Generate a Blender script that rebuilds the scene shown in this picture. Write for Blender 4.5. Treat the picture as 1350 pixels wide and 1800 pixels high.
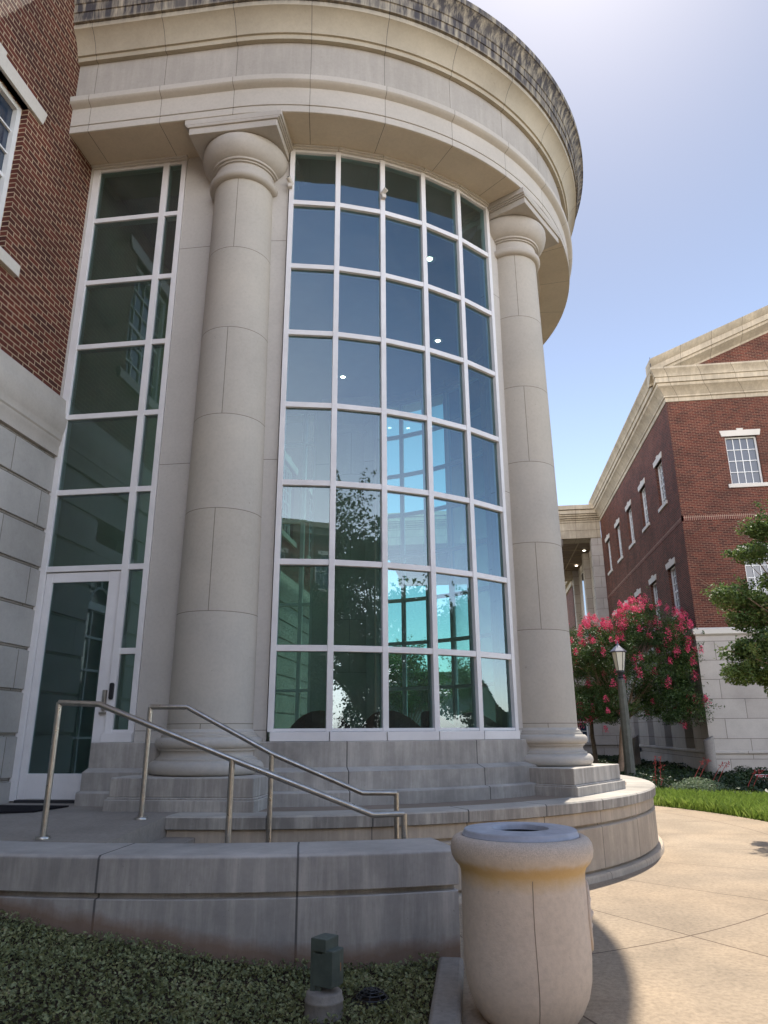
import bpy, bmesh, math, random
import numpy as np
from math import sin, cos, pi, radians, atan2, hypot, sqrt
from mathutils import Vector, Matrix
random.seed(7); rng = np.random.default_rng(11)
for o in list(bpy.data.objects): bpy.data.objects.remove(o)
S = bpy.context.scene
COL = S.collection

# ---------------------------------------------------------------- camera
PITCH, YAW, ROLL = radians(17.092), radians(-7.4975), radians(-0.331)
fwd = Vector((sin(YAW)*cos(PITCH), cos(YAW)*cos(PITCH), sin(PITCH)))
r0 = Vector((cos(YAW), -sin(YAW), 0)); u0 = r0.cross(fwd)
rr = cos(ROLL)*r0 + sin(ROLL)*u0; uu = -sin(ROLL)*r0 + cos(ROLL)*u0
cd = bpy.data.cameras.new('camera'); cam = bpy.data.objects.new('camera', cd); COL.objects.link(cam)
m = Matrix((rr, uu, -fwd)).transposed().to_4x4(); m.translation = (0, 0, 1.5)
cam.matrix_world = m
cd.sensor_fit = 'VERTICAL'; cd.sensor_height = 36; cd.sensor_width = 27
cd.lens = 1254.6/1800*36; cd.clip_start = .05; cd.clip_end = 2000
S.camera = cam
S.render.resolution_x = 768; S.render.resolution_y = 1024

# ---------------------------------------------------------------- sky, sun, exposure
SUN = Vector((1.41, 5.89, 11.3)).normalized()
EL = math.asin(SUN.z); AZ = atan2(SUN.x, SUN.y)
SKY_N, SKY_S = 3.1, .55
W = bpy.data.worlds.new('World'); S.world = W; W.use_nodes = True
nt = W.node_tree; nt.nodes.clear()
sky = nt.nodes.new('ShaderNodeTexSky'); sky.sky_type = 'NISHITA'; sky.sun_disc = False
sky.sun_elevation = EL; sky.sun_rotation = AZ; sky.air_density = 1.0; sky.dust_density = 1.0; sky.ozone_density = 1.6; sky.altitude = 200
bg = nt.nodes.new('ShaderNodeBackground'); bg.inputs[1].default_value = .15
wo = nt.nodes.new('ShaderNodeOutputWorld')
# sky reshaped: half away from the sun brightened and greyed to fill shaded walls
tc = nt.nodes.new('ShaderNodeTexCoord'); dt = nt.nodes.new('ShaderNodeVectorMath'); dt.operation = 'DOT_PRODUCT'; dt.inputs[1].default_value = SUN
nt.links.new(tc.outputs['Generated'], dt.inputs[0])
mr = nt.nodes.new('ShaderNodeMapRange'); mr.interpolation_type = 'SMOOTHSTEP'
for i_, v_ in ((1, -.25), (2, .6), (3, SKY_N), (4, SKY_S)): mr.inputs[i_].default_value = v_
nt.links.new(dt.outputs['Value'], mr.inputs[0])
vm = nt.nodes.new('ShaderNodeVectorMath'); vm.operation = 'SCALE'; 
bw_ = nt.nodes.new('ShaderNodeRGBToBW'); nt.links.new(sky.outputs[0], bw_.inputs[0])
wc_ = nt.nodes.new('ShaderNodeVectorMath'); wc_.operation = 'SCALE'; wc_.inputs[0].default_value = (1.14, 1.0, .88); nt.links.new(bw_.outputs[0], wc_.inputs['Scale'])
m3_ = nt.nodes.new('ShaderNodeMapRange'); m3_.interpolation_type = 'SMOOTHSTEP'
for i_, v_ in ((1, -.2), (2, .5), (3, .78), (4, .05)): m3_.inputs[i_].default_value = v_
nt.links.new(dt.outputs['Value'], m3_.inputs[0])
mc_ = nt.nodes.new('ShaderNodeMix'); mc_.data_type = 'RGBA'; nt.links.new(m3_.outputs[0], mc_.inputs[0]); nt.links.new(sky.outputs[0], mc_.inputs[6]); nt.links.new(wc_.outputs[0], mc_.inputs[7])
nt.links.new(mc_.outputs[2], vm.inputs[0]); 
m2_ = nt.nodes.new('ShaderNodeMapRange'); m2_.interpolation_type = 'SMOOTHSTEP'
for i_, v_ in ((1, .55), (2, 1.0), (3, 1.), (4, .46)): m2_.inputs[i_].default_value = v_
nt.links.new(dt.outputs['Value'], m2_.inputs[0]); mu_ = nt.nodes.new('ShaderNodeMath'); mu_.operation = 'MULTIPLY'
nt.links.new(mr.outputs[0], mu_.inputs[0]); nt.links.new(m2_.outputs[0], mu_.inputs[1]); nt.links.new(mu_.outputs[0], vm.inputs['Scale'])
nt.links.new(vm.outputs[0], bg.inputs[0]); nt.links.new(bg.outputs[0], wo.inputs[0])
sl = bpy.data.lights.new('sun', 'SUN'); sl.energy = 2.0; sl.angle = radians(.5); sl.color = (1, .93, .82)
so = bpy.data.objects.new('sun', sl); COL.objects.link(so)
so.rotation_euler = SUN.to_track_quat('Z', 'Y').to_euler(); so.location = (10, 40, 60)
S.view_settings.view_transform = 'Standard'; S.view_settings.look = 'None'
S.view_settings.exposure = 1.68; S.view_settings.gamma = 1

# ---------------------------------------------------------------- materials
def newmat(name):
    m = bpy.data.materials.new(name); m.use_nodes = True
    t = m.node_tree; b = t.nodes['Principled BSDF']
    return m, t, b
def N(t, typ, **kw):
    n = t.nodes.new(typ)
    for k, v in kw.items():
        if k.startswith('i_'): n.inputs[k[2:].replace('_', ' ')].default_value = v
        else: setattr(n, k, v)
    return n
def ramp(t, fac, stops):
    r = N(t, 'ShaderNodeValToRGB'); e = r.color_ramp.elements
    while len(e) < len(stops): e.new(.5)
    for q, (p, c) in zip(e, stops):
        q.position = p; q.color = (c[0], c[1], c[2], 1) if isinstance(c, (tuple, list)) else (c, c, c, 1)
    t.links.new(fac, r.inputs[0]); return r.outputs[0]
def mixc(t, fac, a, b, mode='MIX'):
    n = N(t, 'ShaderNodeMix', data_type='RGBA', blend_type=mode)
    for s, v in ((0, fac), (6, a), (7, b)):
        if hasattr(v, 'is_linked') or isinstance(v, bpy.types.NodeSocket): t.links.new(v, n.inputs[s])
        else: n.inputs[s].default_value = (*v, 1) if isinstance(v, tuple) else v
    return n.outputs[2]
def noise(t, scale, detail=4, rough=.6, vec=None, stretch=None):
    n = N(t, 'ShaderNodeTexNoise'); n.inputs['Scale'].default_value = scale
    n.inputs['Detail'].default_value = detail; n.inputs['Roughness'].default_value = rough
    if vec is None: vec = N(t, 'ShaderNodeNewGeometry').outputs['Position']
    if stretch:
        mp = N(t, 'ShaderNodeMapping'); mp.inputs['Scale'].default_value = stretch
        t.links.new(vec, mp.inputs[0]); vec = mp.outputs[0]
    t.links.new(vec, n.inputs['Vector']); return n.outputs[0]
def bump(t, h, strength, dist=.01, prev=None):
    b = N(t, 'ShaderNodeBump'); b.inputs['Strength'].default_value = strength; b.inputs['Distance'].default_value = dist
    t.links.new(h, b.inputs['Height'])
    if prev is not None: t.links.new(prev, b.inputs['Normal'])
    return b.outputs[0]
def blockmat(name, c1, c2, mortar, bw, bh, ms=.006, offset=.5, off=(0, 0), stain=.25, dark=(.12, .11, .10), streak=0, streakz=None,
             rough=.85, nb=.2, smooth=.1, joint=.5, bias=0, warm=None):
    m, t, b = newmat(name)
    uv = N(t, 'ShaderNodeUVMap').outputs[0]
    mp = N(t, 'ShaderNodeMapping'); mp.inputs['Location'].default_value = (off[0], off[1], 0); t.links.new(uv, mp.inputs[0])
    br = N(t, 'ShaderNodeTexBrick'); br.offset = offset; br.offset_frequency = 2; br.squash = 1
    br.inputs['Color1'].default_value = (*c1, 1); br.inputs['Color2'].default_value = (*c2, 1); br.inputs['Mortar'].default_value = (*mortar, 1)
    br.inputs['Scale'].default_value = 1; br.inputs['Mortar Size'].default_value = ms; br.inputs['Mortar Smooth'].default_value = smooth
    br.inputs['Bias'].default_value = bias; br.inputs['Brick Width'].default_value = bw; br.inputs['Row Height'].default_value = bh
    t.links.new(mp.outputs[0], br.inputs['Vector'])
    col = br.outputs['Color']
    n1 = noise(t, 1.1, 6, .65); col = mixc(t, 1.0, col, ramp(t, n1, [(.3, 1-.8*stain), (.62, 1.0), (.8, 1.06)]), 'MULTIPLY')
    n2 = noise(t, 28, 5, .7); col = mixc(t, 1.0, col, ramp(t, n2, [(.3, 1-.35*nb), (.55, 1), (.75, 1+.15*nb)]), 'MULTIPLY')
    pt_ = ramp(t, noise(t, 22, 3, .75), [(.69, 1.), (.74, .72)]); col = mixc(t, 1., col, pt_, 'MULTIPLY')
    if warm:
        n4 = noise(t, .55, 3, .5); col = mixc(t, ramp(t, n4, [(.4, 0.), (.7, .6)]), col, mixc(t, 1., col, warm, 'MULTIPLY'))
    if streak:
        st = noise(t, 13 if streakz else 9, 6, .7, stretch=(1, 1, .09))
        pos = N(t, 'ShaderNodeNewGeometry').outputs['Position']
        f = ramp(t, st, [(.33, 0.), (.56, 1.)])
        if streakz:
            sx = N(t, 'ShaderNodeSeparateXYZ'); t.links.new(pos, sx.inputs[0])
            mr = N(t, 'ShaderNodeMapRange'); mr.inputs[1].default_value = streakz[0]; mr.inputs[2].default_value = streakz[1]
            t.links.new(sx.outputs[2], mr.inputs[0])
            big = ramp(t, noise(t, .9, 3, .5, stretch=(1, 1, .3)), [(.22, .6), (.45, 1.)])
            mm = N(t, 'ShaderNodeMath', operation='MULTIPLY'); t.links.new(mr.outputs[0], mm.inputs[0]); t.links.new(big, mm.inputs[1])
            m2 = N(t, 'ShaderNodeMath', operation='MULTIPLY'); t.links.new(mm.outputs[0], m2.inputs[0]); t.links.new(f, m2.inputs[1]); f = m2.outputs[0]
        gn = N(t, 'ShaderNodeSeparateXYZ'); t.links.new(N(t, 'ShaderNodeNewGeometry').outputs['True Normal'], gn.inputs[0])
        up = ramp(t, gn.outputs[2], [(.5, 1.), (.85, .12)])
        m0 = N(t, 'ShaderNodeMath', operation='MULTIPLY'); t.links.new(f, m0.inputs[0]); t.links.new(up, m0.inputs[1]); f = m0.outputs[0]
        m3 = N(t, 'ShaderNodeMath', operation='MULTIPLY'); t.links.new(f, m3.inputs[0]); m3.inputs[1].default_value = streak
        col = mixc(t, m3.outputs[0], col, dark)
    t.links.new(col, b.inputs['Base Color']); b.inputs['Roughness'].default_value = rough
    b.inputs['Specular IOR Level'].default_value = .25
    inv = N(t, 'ShaderNodeMath', operation='SUBTRACT'); inv.inputs[0].default_value = 1; t.links.new(br.outputs['Fac'], inv.inputs[1])
    nn = bump(t, inv.outputs[0], joint, .006)
    nn = bump(t, noise(t, 70, 5, .7), nb, .004, nn)
    t.links.new(nn, b.inputs['Normal'])
    return m
LM1, LM2 = (.545, .50, .43), (.495, .455, .39); MO = (.20, .18, .15)
M_ARCH = blockmat('limestone_architrave', LM1, LM2, MO, 1.0097, 5.0, .004, 0, (0, 2.0), stain=.15)
M_SOFF = M_ARCH
M_FRZ = blockmat('limestone_frieze', (.47, .43, .375), (.45, .41, .35), MO, 1.0097, 5.0, .004, 0, (0, 2.0), stain=.2, streak=.15)
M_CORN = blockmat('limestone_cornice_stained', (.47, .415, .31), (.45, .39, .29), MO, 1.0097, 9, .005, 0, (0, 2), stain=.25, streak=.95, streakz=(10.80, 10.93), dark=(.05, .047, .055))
M_DRUM = blockmat('limestone_column_drums', (.48, .445, .385), (.465, .425, .36), MO, 1.30, 1.1529, .004, .5, (-.049, -.433), stain=.16, warm=(1, .97, .9))
M_PLAIN = blockmat('limestone_plain', (.49, .45, .39), (.49, .45, .39), MO, 50, 50, .001, 0, (25, 25), stain=.22)
M_PANEL = blockmat('limestone_jamb_panels', (.52, .49, .44), (.52, .49, .44), MO, 50, 3.1, .004, 0, (25, -1.52), stain=.12)
M_SILLW = blockmat('limestone_sill_wall_weathered', (.53, .49, .43), (.46, .425, .375), (.10, .09, .08), 1.62, 9, .006, 0, (.1, 2), stain=.6, streak=.35)
M_PLINTH = blockmat('limestone_plinth_weathered', (.58, .53, .46), (.58, .53, .46), MO, 50, 50, .001, 0, (25, 25), stain=.45, streak=.45, dark=(.10, .095, .09))
M_COPE = blockmat('limestone_coping_weathered', (.57, .52, .445), (.51, .465, .40), (.06, .055, .05), .954, 9, .007, 0, (0, 2), stain=.5, streak=.6, dark=(.13, .12, .11))
M_TWALL = blockmat('limestone_terrace_wall', (.60, .50, .385), (.56, .46, .35), MO, .954, 9, .006, 0, (0, 2), stain=.4, streak=.35, dark=(.2, .17, .14))
M_LOWW = blockmat('limestone_low_wall', (.56, .515, .46), (.52, .475, .425), (.14, .13, .12), 1.35, 9, .008, 0, (-.28, 2), stain=.5, streak=.42, dark=(.13, .13, .13))
M_RUST = blockmat('limestone_base_blocks', (.47, .45, .41), (.42, .40, .36), MO, 1.2, .47, .006, .5, (.3, -.075), stain=.3)
M_RBASE = blockmat('limestone_far_base_blocks', (.47, .43, .38), (.41, .37, .325), (.16, .14, .12), 1.5, .66, .009, .5, (0, .12), stain=.25)
M_FARST = blockmat('limestone_far_cornice', (.55, .47, .345), (.50, .425, .31), (.2, .17, .13), 1.25, 9, .01, 0, (0, 2), stain=.45, streak=.35, dark=(.2, .17, .13))
M_LINT = blockmat('limestone_lintels', (.60, .56, .49), (.60, .56, .49), MO, 50, 50, .001, 0, (25, 25), stain=.12)
def brickmat(name, k=1.0, mort=(.46, .35, .235)):
    return blockmat(name, (.15*k, .038*k, .021*k), (.065*k, .019*k, .013*k), mort, .203, .0677, .0075, .5, (0, 0), stain=.5, rough=.8, smooth=.25, joint=.8, nb=.5)
M_BRICK = brickmat('red_brick_near')
M_BRICK2 = brickmat('red_brick_far', 1.0, (.26, .165, .115))
M_SOLD = blockmat('red_brick_soldier', (.15, .04, .03), (.09, .025, .022), (.45, .34, .24), .0677, .203, .007, 0, (0, 0), stain=.3)
M_PAVE = blockmat('tan_concrete_paving', (.44, .345, .245), (.41, .32, .228), (.16, .11, .075), 1.6616, 2.85, .007, 0, (1.30, -4.19+2.85), stain=.38, rough=.8, nb=.9, joint=.6, warm=(1.0, .93, .84))
M_TFLOOR = blockmat('brown_terrace_paving', (.30, .235, .18), (.28, .22, .165), MO, 50, 50, .001, 0, (25, 25), stain=.3)
M_CONC = blockmat('grey_concrete', (.33, .30, .265), (.33, .30, .265), MO, 50, 50, .001, 0, (25, 25), stain=.45, nb=.6)
M_LAND = blockmat('landing_concrete', (.33, .29, .245), (.33, .29, .245), MO, 50, 50, .001, 0, (25, 25), stain=.35, nb=.5)
M_CANC = blockmat('cast_stone_can', (.68, .575, .475), (.68, .575, .475), MO, 50, 50, .001, 0, (25, 25), stain=.12, nb=.35)
def simple(name, c, rough=.5, metal=0, spec=.5, var=0, scale=3, bmp=0):
    m, t, b = newmat(name); b.inputs['Roughness'].default_value = rough; b.inputs['Metallic'].default_value = metal
    b.inputs['Specular IOR Level'].default_value = spec; b.inputs['Base Color'].default_value = (*c, 1)
    if var:
        n = noise(t, scale, 5, .65)
        t.links.new(mixc(t, 1., c, ramp(t, n, [(.3, 1-var), (.7, 1+var*.5)]), 'MULTIPLY'), b.inputs['Base Color'])
        t.links.new(ramp(t, n, [(.3, min(1, rough+.12)), (.7, max(0, rough-.05))]), b.inputs['Roughness'])
    if bmp: t.links.new(bump(t, noise(t, 60, 5, .7), bmp, .004), b.inputs['Normal'])
    return m
M_ALU = simple('white_window_aluminium', (.72, .70, .68), .38, .0, .5, .10, 2.5)
M_WPAINT = simple('white_paint', (.72, .72, .69), .5, 0, .4, .08, 3)
M_STEEL = simple('brushed_stainless_steel', (.50, .47, .42), .30, 1, .5, .22, 14)
M_BLACK = simple('black_plastic', (.015, .015, .017), .4)
M_DMETAL = simple('dark_metal', (.06, .06, .065), .45, .6, .5, .2)
M_GREEN = simple('grey_green_enamel', (.085, .108, .092), .5, 0, .5, .3, 8, .1)
M_ORANGE = simple('orange_decal', (.65, .22, .05), .6)
M_GLID = simple('grey_lid_paint', (.42, .44, .50), .45, 0, .5, .2, 9, .1)
M_POST = simple('lamp_post_concrete', (.115, .115, .095), .8, 0, .3, .3, 6, .4)
M_MAT = simple('dark_door_mat', (.02, .018, .02), .95, 0, .1, .3, 40, .8)
M_SOIL = simple('dark_soil', (.055, .04, .028), 1, 0, .1, .4, 6, 1)
M_CARPET = simple('interior_carpet', (.13, .10, .085), .95, 0, .1, .2, 5)
M_IWALL = simple('interior_wall', (.52, .47, .38), .9, 0, .2, .05)
M_ICEIL = simple('interior_ceiling', (.38, .38, .38), .9, 0, .2, .05)
M_COFF = simple('brown_soffit_panel', (.16, .115, .075), .6, 0, .3, .15, 2)
M_ROOF = simple('dark_roof_metal', (.10, .075, .07), .6, .2, .4, .2)
M_CHAIRB = simple('brown_leather', (.12, .05, .03), .45, 0, .4, .2)
M_CHAIRW = simple('cream_upholstery', (.62, .56, .48), .8, 0, .2, .1)
M_GROUND = simple('dry_ground', (.12, .11, .06), 1, 0, .1, .3, .5, .5)
M_SEAL = simple('sealant_white', (.7, .68, .62), .6)
M_BARK = simple('smooth_tan_bark', (.27, .19, .13), .85, 0, .2, .35, 7, .5)
M_BARKD = simple('grey_bark', (.16, .13, .10), .9, 0, .2, .35, 7, .7)
M_RED = simple('sign_red', (.5, .03, .03), .5)
M_YUC = simple('red_flower_stalk', (.42, .07, .06), .7, 0, .3, .3, 12)
M_PINK = None
def glassmat(name, tint, refl, ior=1.5, wob=.012, rcol=(.70, .88, 1)):
    m, t, b = newmat(name); t.nodes.remove(b); out = t.nodes['Material Output']
    tr = N(t, 'ShaderNodeBsdfTransparent'); tr.inputs[0].default_value = (*tint, 1)
    gl = N(t, 'ShaderNodeBsdfGlossy'); gl.inputs['Roughness'].default_value = 0.0; gl.inputs[0].default_value = (*rcol, 1)
    fr = N(t, 'ShaderNodeFresnel'); fr.inputs[0].default_value = ior
    bm = bump(t, noise(t, .9, 2, .5), wob, .12); t.links.new(bm, gl.inputs['Normal'])
    ad = N(t, 'ShaderNodeMath', operation='ADD', use_clamp=True); ad.inputs[1].default_value = refl
    t.links.new(fr.outputs[0], ad.inputs[0])
    mx = N(t, 'ShaderNodeMixShader'); t.links.new(ad.outputs[0], mx.inputs[0]); t.links.new(tr.outputs[0], mx.inputs[1]); t.links.new(gl.outputs[0], mx.inputs[2])
    df = N(t, 'ShaderNodeBsdfDiffuse'); df.inputs[0].default_value = (.55, .56, .52, 1)      # thin film of dust
    md = N(t, 'ShaderNodeMixShader'); t.links.new(ramp(t, noise(t, 2.2, 5, .7), [(.3, .01), (.7, .05)]), md.inputs[0]); t.links.new(mx.outputs[0], md.inputs[1]); t.links.new(df.outputs[0], md.inputs[2])
    t.links.new(md.outputs[0], out.inputs[0]); return m
M_GLASS = glassmat('tinted_green_glass', (.47, .72, .68), .085)
M_GLASSD = glassmat('tinted_grey_glass', (.38, .52, .46), .06)
def darkglass(name, c, ref=.5):
    m, t, b = newmat(name); b.inputs['Base Color'].default_value = (*c, 1); b.inputs['Roughness'].default_value = .04
    b.inputs['Specular IOR Level'].default_value = ref; b.inputs['IOR'].default_value = 1.7
    t.links.new(bump(t, noise(t, .8, 2, .5), .02, .1), b.inputs['Normal']); return m
M_WGLASS = darkglass('window_glass_blue', (.03, .045, .07), .45)
M_LENS = simple('frosted_lantern_glass', (.62, .58, .46), .35, 0, .5, .1)
def emis(name, c, s):
    m, t, b = newmat(name); b.inputs['Emission Color'].default_value = (*c, 1); b.inputs['Emission Strength'].default_value = s; return m
M_LIT = emis('lit_lamp', (1, .93, .8), 6)
M_BLUR = M_MAT
def leafmat(name, cols, scale=3.5, trans=.35, gloss=.35):
    m, t, b = newmat(name); out = t.nodes['Material Output']
    n = noise(t, scale, 3, .7)
    n2 = noise(t, scale*12, 2, .5)
    mx = N(t, 'ShaderNodeMath', operation='MULTIPLY_ADD'); t.links.new(n2, mx.inputs[0]); mx.inputs[1].default_value = .7; 
    sb = N(t, 'ShaderNodeMath', operation='MULTIPLY_ADD'); t.links.new(n, sb.inputs[0]); sb.inputs[1].default_value = .7; sb.inputs[2].default_value = -.2
    t.links.new(sb.outputs[0], mx.inputs[2])
    k = len(cols); col = ramp(t, mx.outputs[0], [(.3+.45*i/(k-1), c) for i, c in enumerate(cols)])
    t.links.new(col, b.inputs['Base Color']); b.inputs['Roughness'].default_value = .45; b.inputs['Specular IOR Level'].default_value = gloss
    tl = N(t, 'ShaderNodeBsdfTranslucent'); t.links.new(col, tl.inputs[0])
    ms = N(t, 'ShaderNodeMixShader'); ms.inputs[0].default_value = trans
    t.links.new(b.outputs[0], ms.inputs[1]); t.links.new(tl.outputs[0], ms.inputs[2]); t.links.new(ms.outputs[0], out.inputs[0])
    return m
M_LEAFM = leafmat('myrtle_leaves', [(.022, .042, .014), (.04, .075, .02), (.09, .15, .035), (.16, .09, .045)], 1.5)
M_LEAFR = leafmat('near_tree_leaves', [(.04, .07, .022), (.09, .15, .04), (.20, .28, .08), (.30, .14, .08)], 2.2)
M_LEAFD = leafmat('dark_tree_leaves', [(.02, .04, .015), (.04, .075, .02), (.07, .12, .03)], 1)
M_FLOW = leafmat('pink_blossom', [(.50, .04, .10), (.78, .10, .20), (.88, .26, .34)], 4, .3, .15)
M_GCOV = leafmat('ground_cover_leaves', [(.09, .10, .048), (.18, .20, .08), (.31, .33, .15), (.36, .27, .16)], 5, .25, .45)
M_GRASS = leafmat('lawn_grass', [(.13, .21, .035), (.24, .34, .06), (.38, .46, .13)], 3, .5, .2)
M_IVY = leafmat('dark_ivy', [(.015, .03, .012), (.03, .055, .02), (.05, .08, .03)], 3, .2, .3)
M_SAGE = leafmat('grey_green_shrub', [(.12, .17, .09), (.2, .26, .15), (.3, .34, .24)], 5, .35, .2)

# ---------------------------------------------------------------- mesh helpers
ORG = {}
class MB:
    def __init__(s): s.v = []; s.f = []; s.uv = []
    def add(s, vs, fs, uvs=None):
        o = len(s.v); s.v += [tuple(p) for p in vs]
        for i, f in enumerate(fs):
            s.f.append(tuple(o+k for k in f)); s.uv.append(uvs[i] if uvs else None)
        return s
    def box(s, x0, x1, y0, y1, z0, z1, M=None):
        vs = [(x, y, z) for z in (z0, z1) for y in (y0, y1) for x in (x0, x1)]
        if M is not None: vs = [M(*p) for p in vs]
        return s.add(vs, [(0, 2, 3, 1), (4, 5, 7, 6), (0, 1, 5, 4), (2, 6, 7, 3), (0, 4, 6, 2), (1, 3, 7, 5)])
    def quad(s, a, b, c, d, uv=None): return s.add([a, b, c, d], [(0, 1, 2, 3)], [uv] if uv else None)
    def prism(s, poly, z0, z1, M=None):
        n = len(poly); vs = [(x, y, z0) for x, y in poly]+[(x, y, z1) for x, y in poly]
        if M is not None: vs = [M(*p) for p in vs]
        fs = [tuple(range(n-1, -1, -1)), tuple(range(n, 2*n))]+[(i, (i+1) % n, n+(i+1) % n, n+i) for i in range(n)]
        return s.add(vs, fs)
    def lathe(s, cx, cy, prof, n=48, ur=None, ax=None):
        vs = []; fs = []; uvs = []
        for (r, z) in prof:
            for k in range(n):
                a = 2*pi*k/n; vs.append((cx+r*cos(a), cy+r*sin(a), z))
        L = 0; acc = [0]
        for j in range(1, len(prof)): L += hypot(prof[j][0]-prof[j-1][0], prof[j][1]-prof[j-1][1]); acc.append(L)
        R = ur or max(p[0] for p in prof)
        for j in range(len(prof)-1):
            for k in range(n):
                k2 = (k+1) % n; u0, u1 = 2*pi*k/n*R, 2*pi*(k+1)/n*R
                fs.append((j*n+k, j*n+k2, (j+1)*n+k2, (j+1)*n+k))
                v0, v1 = prof[j][1], prof[j+1][1]
                uvs.append([(u0, v0), (u1, v0), (u1, v1), (u0, v1)])
        return s.add(vs, fs, uvs)
    def cap(s, cx, cy, r, z, n=48):
        return s.add([(cx+r*cos(2*pi*k/n), cy+r*sin(2*pi*k/n), z) for k in range(n)], [tuple(range(n))])
    def tube(s, pts, r, n=10, cap=True):
        P = [Vector(p) for p in pts]; R = r if isinstance(r, (list, tuple)) else [r]*len(P)
        vs = []; up = None
        for i, p in enumerate(P):
            d0 = (P[i]-P[i-1]).normalized() if i else None
            d1 = (P[i+1]-P[i]).normalized() if i < len(P)-1 else None
            d = (d0+d1).normalized() if d0 and d1 else (d0 or d1)
            k = 1/max(.4, d.dot(d1)) if d0 and d1 else 1
            if up is None or abs(d.dot(up)) > .98: up = Vector((0, 0, 1)) if abs(d.z) < .9 else Vector((1, 0, 0))
            a = d.cross(up).normalized(); b = a.cross(d).normalized()
            bend = (d1-d0) if d0 and d1 else Vector((0, 0, 0))
            for j in range(n):
                t = 2*pi*j/n; o = a*cos(t)*R[i]+b*sin(t)*R[i]
                if bend.length > 1e-4:
                    bn = bend.normalized(); o = o+bn*(o.dot(bn))*(k-1)
                vs.append(p+o)
            up = b
        fs = [(i*n+j, i*n+(j+1) % n, (i+1)*n+(j+1) % n, (i+1)*n+j) for i in range(len(P)-1) for j in range(n)]
        if cap: fs += [tuple(range(n-1, -1, -1)), tuple(range((len(P)-1)*n, len(P)*n))]
        return s.add(vs, fs)
def build(name, mb, mat, parent=None, loc=(0, 0, 0), smooth=True, bevel=0, recalc=True, ang=38):
    org = ORG.get(parent.name, (0, 0, 0)) if parent is not None else loc
    me = bpy.data.meshes.new(name)
    me.from_pydata([(x-org[0], y-org[1], z-org[2]) for x, y, z in mb.v], [], mb.f)
    uvl = me.uv_layers.new(name='UVMap'); dat = np.zeros(len(me.loops)*2)
    for p, uv in zip(me.polygons, mb.uv):
        n = p.normal; a = max(range(3), key=lambda i: abs(n[i]))
        for q, li in enumerate(p.loop_indices):
            if uv is not None: u, v = uv[q]
            else:
                c = mb.v[me.loops[li].vertex_index]
                u, v = (c[1], c[2]) if a == 0 else (c[0], c[2]) if a == 1 else (c[0], c[1])
            dat[li*2] = u; dat[li*2+1] = v
    uvl.data.foreach_set('uv', dat)
    if recalc:
        bm = bmesh.new(); bm.from_mesh(me); bmesh.ops.recalc_face_normals(bm, faces=bm.faces); bm.to_mesh(me); bm.free()
    me.materials.append(mat)
    if smooth:
        me.polygons.foreach_set('use_smooth', [True]*len(me.polygons)); me.set_sharp_from_angle(angle=radians(ang))
    o = bpy.data.objects.new(name, me); COL.objects.link(o)
    if parent is not None: o.parent = parent
    else: o.location = loc
    ORG[o.name] = org
    if bevel:
        b = o.modifiers.new('bevel', 'BEVEL'); b.width = bevel; b.segments = 2; b.limit_method = 'ANGLE'; b.angle_limit = radians(40)
    return o
def tag(o, label=None, cat=None, group=None, kind=None):
    if label: o['label'] = label
    if cat: o['category'] = cat
    if group: o['group'] = group
    if kind: o['kind'] = kind
    return o
def thing(name, loc, label, cat, group=None):
    o = bpy.data.objects.new(name, None); COL.objects.link(o); o.location = loc; o.empty_display_size = .2; ORG[o.name] = tuple(loc)
    return tag(o, label, cat, group)
def copy_tree(o, parent=None):
    c = o.copy(); COL.objects.link(c); c.parent = parent
    for ch in list(o.children): copy_tree(ch, c)
    return c
def nmesh(name, V, F, mat, parent=None, loc=(0, 0, 0), uvs=None):
    """numpy mesh of equal-sized faces"""
    org = ORG.get(parent.name, (0, 0, 0)) if parent is not None else loc
    me = bpy.data.meshes.new(name); k = F.shape[1]
    me.vertices.add(len(V)); me.vertices.foreach_set('co', (V-np.array(org)).astype(np.float32).ravel())
    me.loops.add(F.size); me.loops.foreach_set('vertex_index', F.astype(np.int32).ravel())
    me.polygons.add(len(F)); me.polygons.foreach_set('loop_start', np.arange(0, F.size, k, dtype=np.int32))
    me.polygons.foreach_set('loop_total', np.full(len(F), k, dtype=np.int32))
    me.materials.append(mat); me.update(); me.validate()
    o = bpy.data.objects.new(name, me); COL.objects.link(o)
    if parent is not None: o.parent = parent
    else: o.location = loc
    ORG[o.name] = org
    return o
def leaves(C, L, up=.3, wid=.5):
    """folded leaf quads (two tris sharing the midrib) at centres C, lengths L"""
    n = len(C); d = rng.normal(size=(n, 3)); d[:, 2] *= .7; d /= np.linalg.norm(d, axis=1)[:, None]
    nn = rng.normal(size=(n, 3)); nn[:, 2] += up*3; s = np.cross(d, nn); s /= np.linalg.norm(s, axis=1)[:, None]+1e-9
    q = np.cross(s, d); L = np.asarray(L).reshape(-1, 1)
    a = C-d*L*.5; b = C+d*L*.5; e = C+s*L*wid*.5+q*L*.12-d*L*.08; f = C-s*L*wid*.5+q*L*.12-d*L*.08
    V = np.stack([a, e, b, f], 1).reshape(-1, 3)
    F = np.arange(4*n).reshape(n, 4); F = np.concatenate([F[:, [0, 1, 2]], F[:, [0, 2, 3]]], 0)
    return V, F

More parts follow.
